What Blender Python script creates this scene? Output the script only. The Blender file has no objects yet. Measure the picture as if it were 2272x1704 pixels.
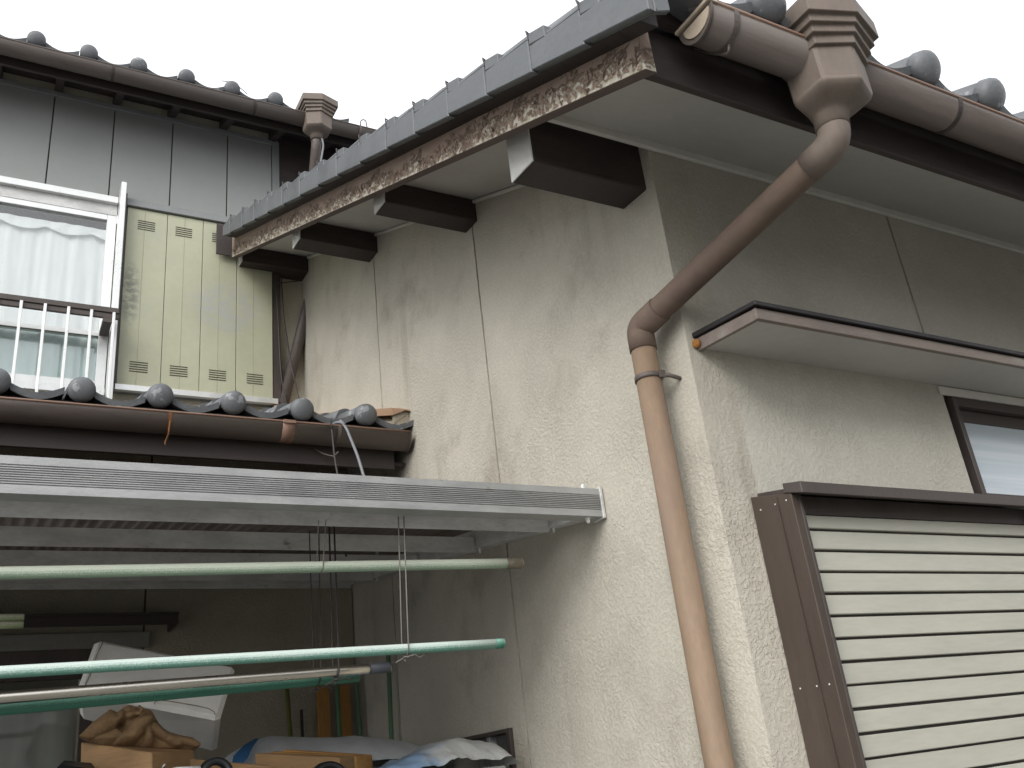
import bpy, bmesh, math, random
from mathutils import Vector, Matrix, noise

random.seed(7)
SC = bpy.context.scene
COL = SC.collection
R = math.radians
H = 1.55            # eye height: every coordinate below is metres measured from the eye point, z is lifted by H

# ------------------------------------------------------------------ camera, sky, sun, exposure
cd = bpy.data.cameras.new('camera')
cam = bpy.data.objects.new('camera', cd); COL.objects.link(cam)
cd.sensor_fit = 'HORIZONTAL'; cd.sensor_width = 36.0; cd.lens = 32.27
cd.clip_start = 0.05; cd.clip_end = 400
cam.matrix_world = (Matrix.Translation((0, 0, H)) @ Matrix.Rotation(R(-31.2818), 4, 'Z')
                    @ Matrix.Rotation(R(90 + 23.1149), 4, 'X') @ Matrix.Rotation(R(-6.786), 4, 'Z'))
SC.camera = cam

SUN_EL, SUN_AZ = 35.0, 232.0       # azimuth clockwise from +Y: the veiled sun stands to the left, behind the camera
world = bpy.data.worlds.new('World'); SC.world = world; world.use_nodes = True
wn = world.node_tree; wn.nodes.clear()
wo = wn.nodes.new('ShaderNodeOutputWorld'); wb = wn.nodes.new('ShaderNodeBackground')
sky = wn.nodes.new('ShaderNodeTexSky'); sky.sky_type = 'NISHITA'; sky.sun_disc = False
sky.sun_elevation = R(SUN_EL); sky.sun_rotation = R(SUN_AZ)
sky.air_density = 1.0; sky.dust_density = 6.0; sky.ozone_density = 1.0
hs = wn.nodes.new('ShaderNodeHueSaturation'); hs.inputs['Saturation'].default_value = 0.22
mixc = wn.nodes.new('ShaderNodeMix'); mixc.data_type = 'RGBA'
mixc.inputs[0].default_value = 0.65
mixc.inputs[7].default_value = (8.6, 8.8, 9.1, 1)      # flat overcast veil
wn.links.new(sky.outputs[0], hs.inputs['Color'])
wn.links.new(hs.outputs[0], mixc.inputs[6])
wn.links.new(mixc.outputs[2], wb.inputs[0])
wb.inputs[1].default_value = 0.15
wn.links.new(wb.outputs[0], wo.inputs[0])

sl = bpy.data.lights.new('sun', 'SUN'); sl.energy = 1.1; sl.angle = R(34); sl.color = (1.0, 0.97, 0.92)
so = bpy.data.objects.new('sun', sl); COL.objects.link(so)
_d = Vector((math.sin(R(SUN_AZ)) * math.cos(R(SUN_EL)), math.cos(R(SUN_AZ)) * math.cos(R(SUN_EL)), math.sin(R(SUN_EL))))
so.rotation_euler = _d.to_track_quat('Z', 'Y').to_euler(); so.location = (-6, -6, 12)

SC.view_settings.view_transform = 'Standard'; SC.view_settings.look = 'None'
SC.view_settings.gamma = 1.0; SC.view_settings.use_curve_mapping = False
SC.view_settings.exposure = 0.50
SC.cycles.use_denoising = True
SC.cycles.max_bounces = 8; SC.cycles.diffuse_bounces = 5; SC.cycles.transparent_max_bounces = 12

# ------------------------------------------------------------------ materials
def newmat(name):
    m = bpy.data.materials.new(name); m.use_nodes = True
    nt = m.node_tree
    return m, nt, nt.nodes['Principled BSDF']
def N(nt, t, **kw):
    n = nt.nodes.new(t)
    for k, v in kw.items(): setattr(n, k, v)
    return n
def pos(nt, scale=(1, 1, 1)):
    g = N(nt, 'ShaderNodeNewGeometry'); mp = N(nt, 'ShaderNodeMapping')
    mp.inputs['Scale'].default_value = scale
    nt.links.new(g.outputs['Position'], mp.inputs['Vector'])
    return mp.outputs['Vector']
def noi(nt, vec, scale, detail=4, rough=.55, lo=None, hi=None):
    n = N(nt, 'ShaderNodeTexNoise'); n.inputs['Scale'].default_value = scale
    n.inputs['Detail'].default_value = detail; n.inputs['Roughness'].default_value = rough
    nt.links.new(vec, n.inputs['Vector'])
    o = n.outputs['Fac']
    if lo is not None:
        r = N(nt, 'ShaderNodeMapRange'); r.interpolation_type = 'SMOOTHSTEP'
        r.inputs['From Min'].default_value = lo; r.inputs['From Max'].default_value = hi
        nt.links.new(o, r.inputs['Value']); o = r.outputs[0]
    return o
def mix(nt, fac, a, b):
    m = N(nt, 'ShaderNodeMix'); m.data_type = 'RGBA'
    for sock, v in ((m.inputs[0], fac), (m.inputs[6], a), (m.inputs[7], b)):
        if isinstance(v, (tuple, list)): sock.default_value = tuple(v) + ((1,) if len(v) == 3 else ())
        elif isinstance(v, (int, float)): sock.default_value = v
        else: nt.links.new(v, sock)
    return m.outputs[2]
def math_(nt, op, a, b=0.0, clamp=False):
    m = N(nt, 'ShaderNodeMath'); m.operation = op; m.use_clamp = clamp
    for s, v in ((m.inputs[0], a), (m.inputs[1], b)):
        if isinstance(v, (int, float)): s.default_value = v
        else: nt.links.new(v, s)
    return m.outputs[0]
def bump(nt, bs, h, strength, dist, prev=None):
    b = N(nt, 'ShaderNodeBump'); b.inputs['Strength'].default_value = strength; b.inputs['Distance'].default_value = dist
    nt.links.new(h, b.inputs['Height'])
    if prev is not None: nt.links.new(prev, b.inputs['Normal'])
    nt.links.new(b.outputs[0], bs.inputs['Normal'])
    return b.outputs[0]
def sc3(c, k): return tuple(x * k for x in c)

def simple(name, c, rough=.7, metal=0.0, var=.25, scale=9.0, stretch=(1, 1, 1), bumpk=.15, spots=None, spot_lo=.62, spot_hi=.72, spot_scale=22, spec=.4):
    """painted / weathered surface: base colour with slow and fine variation, optional spots of another colour"""
    m, nt, bs = newmat(name)
    v = pos(nt, stretch)
    a = noi(nt, v, scale, 6, .62, .25, .75)
    b = noi(nt, v, scale * 9, 3, .6, .2, .8)
    f = math_(nt, 'ADD', math_(nt, 'MULTIPLY', a, .68), math_(nt, 'MULTIPLY', b, .32))
    col = mix(nt, f, sc3(c, 1 - var), sc3(c, 1 + var * .55))
    if spots:
        s = noi(nt, v, spot_scale, 5, .65, spot_lo, spot_hi)
        col = mix(nt, s, col, spots)
    nt.links.new(col, bs.inputs['Base Color'])
    rr = N(nt, 'ShaderNodeMapRange'); rr.inputs['To Min'].default_value = max(0, rough - .12); rr.inputs['To Max'].default_value = min(1, rough + .12)
    nt.links.new(a, rr.inputs['Value']); nt.links.new(rr.outputs[0], bs.inputs['Roughness'])
    bs.inputs['Metallic'].default_value = metal
    bs.inputs['Specular IOR Level'].default_value = spec
    if bumpk: bump(nt, bs, b, bumpk, .002)
    return m

def stucco(name, base, stain, amount=1.0, rel=1.0):
    m, nt, bs = newmat(name)
    v = pos(nt)
    # trowelled render: flattened islands with sharp lower edges
    lum = noi(nt, v, 105, 3, .55, .46, .56)
    lum2 = noi(nt, pos(nt, (1, 1, 1.5)), 46, 4, .6, .52, .58)
    fine = noi(nt, v, 420, 3, .6)
    big = noi(nt, v, 2.3, 5, .6, .32, .68)
    mid = noi(nt, v, 12, 5, .65, .3, .72)
    col = mix(nt, big, sc3(base, .90), sc3(base, 1.04))
    col = mix(nt, math_(nt, 'MULTIPLY', mid, .25), col, sc3(base, .86))
    # rain streaks: stretched along z, broken up by a slow mask
    st = noi(nt, pos(nt, (13, 13, 1.1)), 1.0, 6, .68, .44, .80)
    ms = noi(nt, pos(nt, (1.5, 1.5, 1.0)), 1.0, 4, .6, .47, .66)
    col = mix(nt, math_(nt, 'MULTIPLY', math_(nt, 'MULTIPLY', st, ms), .48 * amount), col, stain)
    blot = noi(nt, v, 2.6, 6, .66, .50, .74)
    col = mix(nt, math_(nt, 'MULTIPLY', blot, .52 * amount), col, stain)
    # dirt sitting in the pits
    pit = math_(nt, 'SUBTRACT', 1.0, lum)
    col = mix(nt, math_(nt, 'MULTIPLY', pit, .10), col, sc3(stain, .8))
    nt.links.new(col, bs.inputs['Base Color'])
    bs.inputs['Roughness'].default_value = .92; bs.inputs['Specular IOR Level'].default_value = .15
    vary = N(nt, 'ShaderNodeMapRange'); vary.inputs['From Min'].default_value = .35; vary.inputs['From Max'].default_value = .65
    vary.inputs['To Min'].default_value = .25; vary.inputs['To Max'].default_value = .65
    nt.links.new(noi(nt, pos(nt, (1, 1, .8)), 4.5, 4, .6), vary.inputs['Value'])
    p = bump(nt, bs, lum, .40 * rel, .0026)
    nt.links.new(vary.outputs[0], nt.nodes['Bump'].inputs['Strength'])
    p = bump(nt, bs, lum2, .22 * rel, .003, p)
    bump(nt, bs, fine, .30 * rel, .0012, p)
    return m

M = {}
M['stucco'] = stucco('cream_stucco', (.52, .492, .422), (.235, .205, .165), 1.1)
M['stucco_eave'] = stucco('cream_stucco_eave', (.52, .50, .435), (.30, .275, .24), .18, .75)
M['stucco_main'] = stucco('cream_stucco_main', (.58, .54, .44), (.27, .23, .18), .6)
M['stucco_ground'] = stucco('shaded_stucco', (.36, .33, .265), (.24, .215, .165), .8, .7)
M['joint'] = simple('joint_sealant', (.09, .08, .065), .9)
M['siding'] = simple('grey_siding', (.255, .265, .258), .6, var=.08, scale=3, bumpk=.04)
M['siding_trim'] = simple('grey_siding_trim', (.23, .24, .24), .55, var=.12)
M['tile'] = simple('grey_roof_tile', (.135, .143, .152), .5, var=.3, scale=14, spots=(.26, .27, .285), spot_lo=.60, spot_hi=.64, spot_scale=16, bumpk=.2)
M['verge_tile'] = simple('pale_verge_tile', (.122, .130, .137), .55, var=.28, scale=8, spots=(.34, .35, .345), spot_lo=.72, spot_hi=.80, spot_scale=13, bumpk=.12)
M['dark_wood'] = simple('dark_brown_wood', (.052, .040, .037), .62, var=.55, scale=5, stretch=(1.2, 16, 16), bumpk=.5, spots=(.085, .07, .062), spot_lo=.60, spot_hi=.78, spot_scale=5)
M['fascia'] = simple('dark_fascia_paint', (.052, .042, .040), .65, var=.3, scale=5, stretch=(1, 8, 8))
M['soffit'] = simple('grey_white_soffit', (.50, .495, .465), .85, var=.12, scale=4, bumpk=.05)
M['soffit_trim'] = simple('soffit_trim_paint', (.66, .65, .60), .7, var=.1)
M['gutter'] = simple('brown_gutter_plastic', (.118, .097, .086), .52, var=.3, scale=7, stretch=(.6, 6, 6), spots=(.22, .105, .05), spot_lo=.70, spot_hi=.80, spot_scale=9, bumpk=.06, spec=.5)
M['gutter_lip'] = simple('gutter_lip', (.24, .15, .11), .45, var=.3, scale=9)
M['gutter_end'] = simple('tan_gutter_end', (.48, .40, .31), .5, var=.15)
M['downpipe'] = simple('faded_brown_pipe', (.25, .178, .122), .68, var=.22, scale=4, stretch=(3, 3, 1), spots=(.20, .145, .112), spot_lo=.46, spot_hi=.72, spot_scale=2.6, bumpk=.06, spec=.3)
M['downpipe_eave_shade'] = simple('eave_shaded_brown_pipe', (.155, .112, .086), .66, var=.3, scale=5, spots=(.12, .083, .074), spot_lo=.48, spot_hi=.74, spot_scale=5, bumpk=.06, spec=.3)  # pipe brown darkened: the shade under the eave is put into the colour
M['hopper'] = simple('brown_rain_hopper', (.17, .139, .117), .62, var=.24, scale=7, stretch=(1.5, 1.5, .6), spots=(.26, .17, .115), spot_lo=.66, spot_hi=.78, spot_scale=11, bumpk=.06, spec=.3)
M['rust'] = simple('rusty_iron', (.17, .075, .028), .85, var=.5, scale=40, bumpk=.4)
M['wire_dark'] = simple('dark_wire', (.05, .045, .045), .6, var=.2)
M['wire_pale'] = simple('dull_wire', (.16, .15, .135), .6)
M['wire_grey'] = simple('grey_cable', (.22, .23, .25), .5, var=.15)
M['alu'] = simple('dull_aluminium', (.37, .378, .375), .5, metal=.3, var=.22, scale=3, stretch=(2.5, 2.5, 9), spots=(.24, .22, .19), spot_lo=.60, spot_hi=.76, spot_scale=6, bumpk=.08)
M['alu_dirty'] = simple('stained_aluminium', (.60, .60, .59), .65, metal=.08, var=.32, scale=3, stretch=(2, 2, 5), spots=(.12, .10, .08), spot_lo=.62, spot_hi=.80, spot_scale=5, bumpk=.1)
M['white_alu'] = simple('bright_window_aluminium', (.72, .73, .72), .35, metal=.45, var=.10, scale=6)
M['bronze'] = simple('bronze_aluminium', (.082, .068, .062), .48, metal=.3, var=.25, scale=5, stretch=(3, 3, 1), spots=(.13, .09, .06), spot_lo=.62, spot_hi=.78, spot_scale=5, bumpk=.05)
M['bronze_side'] = simple('brown_shutter_side', (.068, .050, .039), .6, metal=.1, var=.22, scale=4, stretch=(4, 4, .8), bumpk=.06)
M['slat'] = simple('cream_slat_paint', (.41, .405, .345), .6, var=.16, scale=3, stretch=(.7, 4, 5), spots=(.34, .33, .275), spot_lo=.58, spot_hi=.84, spot_scale=7, bumpk=.05)
M['green_panel'] = simple('pale_green_shutter_board', (.415, .418, .305), .55, var=.12, scale=3, spots=(.36, .37, .33), spot_lo=.56, spot_hi=.74, spot_scale=2.4, bumpk=.04)
def smudge(m, cx, cz, wx, wz, c):
    """a dirty rubbed patch at one place on a board"""
    nt = m.node_tree; bs = nt.nodes['Principled BSDF']; old = bs.inputs['Base Color'].links[0].from_socket
    g_ = N(nt, 'ShaderNodeNewGeometry'); sx = N(nt, 'ShaderNodeSeparateXYZ'); nt.links.new(g_.outputs['Position'], sx.inputs[0])
    a = math_(nt, 'POWER', math_(nt, 'DIVIDE', math_(nt, 'SUBTRACT', sx.outputs[0], cx), wx), 2.0)
    b = math_(nt, 'POWER', math_(nt, 'DIVIDE', math_(nt, 'SUBTRACT', sx.outputs[2], cz + H), wz), 2.0)
    e = math_(nt, 'SUBTRACT', 1.0, math_(nt, 'ADD', a, b), True)
    n_ = noi(nt, pos(nt, (1, 1, 1.4)), 28, 5, .7, .38, .58)
    nt.links.new(mix(nt, math_(nt, 'MULTIPLY', math_(nt, 'MULTIPLY', e, n_), .9, True), old, c), bs.inputs['Base Color'])
smudge(M['green_panel'], .478, 2.42, .055, .20, (.17, .175, .15))
smudge(M['green_panel'], .95, 2.42, .22, .16, (.36, .37, .37))
M['slat_gap'] = simple('shutter_gap', (.10, .088, .082), .7)
M['slot'] = simple('dark_slot', (.05, .05, .035), .9, var=.1)
M['flash'] = simple('tan_metal_flashing', (.36, .23, .145), .6, var=.2, spots=(.22, .13, .08))
M['mortar'] = simple('pale_mortar', (.33, .285, .22), .95, var=.25, bumpk=.6)
M['awn_trim'] = simple('weathered_awning_trim', (.205, .168, .145), .6, var=.25, scale=6, stretch=(1, 4, 4), spots=(.26, .24, .21), spot_lo=.50, spot_hi=.80, spot_scale=5)
M['awn_top'] = simple('black_flashing', (.022, .018, .020), .5, var=.3)
def sheet_mat():
    m, nt, bs = newmat('grimy_corrugated_sheet')
    nt.nodes.remove(bs)
    v = pos(nt, (4, 1, 1)); f = noi(nt, v, 3, 5, .6, .3, .7)
    d = N(nt, 'ShaderNodeBsdfDiffuse'); t = N(nt, 'ShaderNodeBsdfTranslucent')
    nt.links.new(mix(nt, f, (.06, .05, .045), (.10, .086, .078)), d.inputs[0]); nt.links.new(mix(nt, f, (.25, .21, .18), (.42, .38, .34)), t.inputs[0])
    mx = N(nt, 'ShaderNodeMixShader'); mx.inputs[0].default_value = .07
    nt.links.new(d.outputs[0], mx.inputs[1]); nt.links.new(t.outputs[0], mx.inputs[2]); nt.links.new(mx.outputs[0], nt.nodes['Material Output'].inputs[0])
    return m
M['sheet'] = sheet_mat()
M['black'] = simple('black_rubber', (.014, .015, .017), .45, var=.3)
M['white_plastic'] = simple('white_plastic', (.70, .72, .72), .4, var=.08)
M['tarp'] = simple('grey_tarpaulin', (.54, .57, .59), .75, var=.18, scale=12, bumpk=.25)
M['blue'] = simple('blue_tarpaulin', (.03, .13, .30), .6, var=.25, scale=12)
M['foam'] = simple('white_foam', (.89, .88, .84), .9, var=.06, scale=30, bumpk=.5, spots=(.72, .69, .61), spot_lo=.64, spot_hi=.80, spot_scale=8)
M['leather'] = simple('tan_leather', (.225, .14, .07), .8, var=.45, scale=26, bumpk=.5)
M['wood_tan'] = simple('tan_timber', (.37, .225, .11), .7, var=.28, scale=6, stretch=(3, 3, 22), bumpk=.3)
M['wood_end'] = simple('orange_timber_end', (.48, .255, .085), .75, var=.35, scale=18, bumpk=.35)
M['wood_old'] = simple('orange_plank', (.34, .17, .045), .75, var=.3, scale=8, stretch=(18, 18, 1.5), bumpk=.25)
M['green_stick'] = simple('green_garden_stake', (.12, .22, .13), .5, var=.25, scale=20)
M['olive_stick'] = simple('olive_garden_stake', (.16, .17, .05), .6, var=.3, scale=20)
M['blade'] = simple('dark_metal_bar', (.02, .02, .02), .5)
M['tape'] = simple('blue_grey_tape', (.055, .06, .075), .55, var=.35, scale=60, spots=(.35, .36, .38), spot_lo=.68, spot_hi=.74, spot_scale=70)
M['steel'] = simple('stainless_pole', (.66, .62, .55), .30, metal=1.0, var=.10, scale=3, stretch=(.5, 3, 3), bumpk=.02)
M['conduit_end'] = simple('mouldy_pole_cap', (.19, .165, .12), .9, var=.5, scale=60, bumpk=.6)
M['dim_trim'] = simple('dull_trim_paint', (.21, .205, .19), .8)
M['room'] = simple('dark_room', (.10, .10, .095), .9)
M['ground'] = simple('concrete_ground', (.185, .18, .165), .9, var=.25, scale=3, bumpk=.4, spots=(.08, .076, .066), spot_lo=.55, spot_hi=.75, spot_scale=2)
M['shed'] = simple('grey_shed_steel', (.22, .23, .22), .5, var=.15)
M['nest'] = simple('orange_clay', (.45, .20, .05), .95, var=.4, scale=80, bumpk=.8)
M['lily'] = simple('end_paint', (.88, .88, .85), .75, var=.12, scale=30, stretch=(1, 14, 1.2), bumpk=.9, spots=(.36, .34, .30), spot_lo=.66, spot_hi=.74, spot_scale=26)

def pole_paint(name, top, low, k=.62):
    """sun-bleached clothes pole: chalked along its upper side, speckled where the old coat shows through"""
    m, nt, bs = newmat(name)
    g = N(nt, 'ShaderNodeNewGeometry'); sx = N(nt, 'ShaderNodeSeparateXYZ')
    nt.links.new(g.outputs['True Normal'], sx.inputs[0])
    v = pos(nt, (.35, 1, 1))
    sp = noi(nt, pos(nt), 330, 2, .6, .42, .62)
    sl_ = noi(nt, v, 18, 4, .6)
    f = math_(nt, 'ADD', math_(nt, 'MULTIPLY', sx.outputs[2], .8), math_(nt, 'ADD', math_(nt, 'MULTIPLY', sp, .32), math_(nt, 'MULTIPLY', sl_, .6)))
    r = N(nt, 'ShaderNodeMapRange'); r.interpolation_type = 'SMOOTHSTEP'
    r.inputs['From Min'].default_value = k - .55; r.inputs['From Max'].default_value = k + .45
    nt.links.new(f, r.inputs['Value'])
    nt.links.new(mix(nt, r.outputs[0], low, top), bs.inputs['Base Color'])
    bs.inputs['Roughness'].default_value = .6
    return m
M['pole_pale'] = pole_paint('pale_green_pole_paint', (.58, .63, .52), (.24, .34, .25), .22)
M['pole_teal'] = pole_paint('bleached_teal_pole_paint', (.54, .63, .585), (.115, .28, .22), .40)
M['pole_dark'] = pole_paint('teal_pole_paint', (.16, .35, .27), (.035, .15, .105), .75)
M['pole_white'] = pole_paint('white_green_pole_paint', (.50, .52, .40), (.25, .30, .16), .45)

def barge_mat():
    """brown paint flaking off grey-white wood, worst along the lower edge"""
    m, nt, bs = newmat('flaking_brown_paint')
    g = N(nt, 'ShaderNodeNewGeometry'); sx = N(nt, 'ShaderNodeSeparateXYZ')
    nt.links.new(g.outputs['Position'], sx.inputs[0])
    # h: height above the sloping lower edge of the board
    h = math_(nt, 'SUBTRACT', sx.outputs[2], math_(nt, 'ADD', math_(nt, 'MULTIPLY', sx.outputs[1], BSL), BZ0 + H))
    v = pos(nt, (1, .8, 1.15))
    n1 = noi(nt, v, 34, 8, .74)
    n2 = noi(nt, v, 5.0, 4, .6)
    far = math_(nt, 'MULTIPLY', math_(nt, 'SUBTRACT', sx.outputs[1], 1.0), .022)
    e = math_(nt, 'ADD', math_(nt, 'ADD', n1, math_(nt, 'MULTIPLY', math_(nt, 'SUBTRACT', n2, .5), .55)), far)
    e = math_(nt, 'SUBTRACT', math_(nt, 'ADD', e, .075), math_(nt, 'MULTIPLY', h, 4.4))
    def thr(a, b):
        r = N(nt, 'ShaderNodeMapRange'); r.interpolation_type = 'SMOOTHSTEP'
        r.inputs['From Min'].default_value = a; r.inputs['From Max'].default_value = b
        nt.links.new(e, r.inputs['Value']); return r.outputs[0]
    front = N(nt, 'ShaderNodeMapRange'); front.inputs['From Min'].default_value = .001; front.inputs['From Max'].default_value = .003
    nt.links.new(h, front.inputs['Value'])
    bare = math_(nt, 'MULTIPLY', thr(.462, .475), front.outputs[0]); lift = math_(nt, 'MULTIPLY', thr(.345, .44), front.outputs[0])
    v2 = noi(nt, pos(nt, (1, 1, 1)), 60, 5, .65, .3, .7)
    paint = mix(nt, v2, (.265, .195, .155), (.335, .25, .20))
    paint = mix(nt, math_(nt, 'MULTIPLY', noi(nt, v, 3, 4, .6, .4, .7), .4), paint, (.30, .245, .205))
    paint = mix(nt, front.outputs[0], (.11, .08, .07), paint)
    wood = mix(nt, noi(nt, pos(nt, (1, 4, 12)), 9, 5, .7, .3, .7), (.33, .285, .20), (.60, .575, .51))
    tan = mix(nt, noi(nt, v, 46, 4, .6, .42, .58), (.38, .275, .19), (.235, .168, .125))
    col = mix(nt, lift, paint, tan); col = mix(nt, bare, col, wood)
    nt.links.new(col, bs.inputs['Base Color']); bs.inputs['Roughness'].default_value = .8
    curl = math_(nt, 'MULTIPLY', lift, math_(nt, 'SUBTRACT', 1.0, bare))
    hh = math_(nt, 'ADD', math_(nt, 'MULTIPLY', curl, 1.0), math_(nt, 'MULTIPLY', noi(nt, v, 34, 4, .7), .35))
    p = bump(nt, bs, hh, .9, .006)
    bump(nt, bs, v2, .25, .0012, p)
    return m
BSL = .463; BZ0 = 1.162 - .463 * .971          # lower edge of the barge board: z = BZ0 + BSL*y
M['barge'] = barge_mat()
M['flake'] = simple('curled_paint_flake', (.29, .215, .165), .8, var=.45, scale=120, spots=(.46, .42, .35), spot_lo=.64, spot_hi=.68, spot_scale=60)

def glass(name, tint=(1, 1, 1), reflect=1.0):
    m, nt, bs = newmat(name); nt.nodes.remove(bs)
    t = N(nt, 'ShaderNodeBsdfTransparent'); t.inputs[0].default_value = tuple(tint) + (1,)
    g = N(nt, 'ShaderNodeBsdfGlossy'); g.inputs['Roughness'].default_value = .03
    lw = N(nt, 'ShaderNodeLayerWeight'); lw.inputs['Blend'].default_value = .5
    fr = math_(nt, 'ADD', math_(nt, 'MULTIPLY', math_(nt, 'POWER', lw.outputs['Facing'], 3.0), .9), .08)
    mx = N(nt, 'ShaderNodeMixShader'); out = nt.nodes['Material Output']
    nt.links.new(math_(nt, 'MULTIPLY', fr, reflect, True), mx.inputs[0])
    nt.links.new(t.outputs[0], mx.inputs[1]); nt.links.new(g.outputs[0], mx.inputs[2]); nt.links.new(mx.outputs[0], out.inputs[0])
    return m
M['glass'] = glass('clear_glass', (.97, .985, .98), 1.1)
M['glass_lower'] = glass('obscure_glass', (.86, .91, .90), 1.2)
def frosted():
    m, nt, bs = newmat('frosted_glass')
    v = pos(nt, (1, 1, 60))
    nt.links.new(mix(nt, noi(nt, v, 1, 2, .5, .35, .65), (.44, .51, .56), (.52, .58, .62)), bs.inputs['Base Color'])
    bs.inputs['Roughness'].default_value = .18; bs.inputs['Specular IOR Level'].default_value = .9
    bump(nt, bs, noi(nt, v, 1, 2, .5), .12, .003)
    return m
M['glass_dim'] = glass('plain_glass', (.97, .98, .97), .12)
M['frosted'] = frosted()
def cloth_mat(name, c, tr=.35):
    m, nt, bs = newmat(name); nt.nodes.remove(bs)
    d = N(nt, 'ShaderNodeBsdfDiffuse'); t = N(nt, 'ShaderNodeBsdfTranslucent')
    col = mix(nt, noi(nt, pos(nt, (6, 6, 1)), 5, 3, .5, .3, .7), sc3(c, .94), c)
    nt.links.new(col, d.inputs[0]); nt.links.new(col, t.inputs[0])
    mx = N(nt, 'ShaderNodeMixShader'); mx.inputs[0].default_value = tr
    nt.links.new(d.outputs[0], mx.inputs[1]); nt.links.new(t.outputs[0], mx.inputs[2])
    nt.links.new(mx.outputs[0], nt.nodes['Material Output'].inputs[0])
    return m
M['curtain'] = cloth_mat('white_curtain_cloth', (.90, .91, .92), .12)
M['curtain_dim'] = cloth_mat('dim_curtain_cloth', (.33, .335, .31), .12)
M['blind'] = simple('pale_blind', (.74, .78, .80), .6, var=.05)
def bag_mat():
    m, nt, bs = newmat('translucent_blue_bag')
    v = pos(nt); sx = N(nt, 'ShaderNodeSeparateXYZ'); nt.links.new(v, sx.inputs[0])
    f = math_(nt, 'ADD', noi(nt, v, 9, 4, .6), math_(nt, 'MULTIPLY', math_(nt, 'SUBTRACT', 1.14, sx.outputs[0]), 2.6))
    r = N(nt, 'ShaderNodeMapRange'); r.interpolation_type = 'SMOOTHSTEP'; r.inputs['From Min'].default_value = .45; r.inputs['From Max'].default_value = .85
    nt.links.new(f, r.inputs['Value'])
    nt.links.new(mix(nt, r.outputs[0], (.42, .43, .42), (.20, .30, .44)), bs.inputs['Base Color'])
    bs.inputs['Roughness'].default_value = .38
    bump(nt, bs, noi(nt, v, 24, 4, .6), .45, .012)
    return m
M['bag'] = bag_mat()

# ------------------------------------------------------------------ mesh helpers
WORLD = {}     # world position of every object made here (parents carry no rotation)

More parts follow.
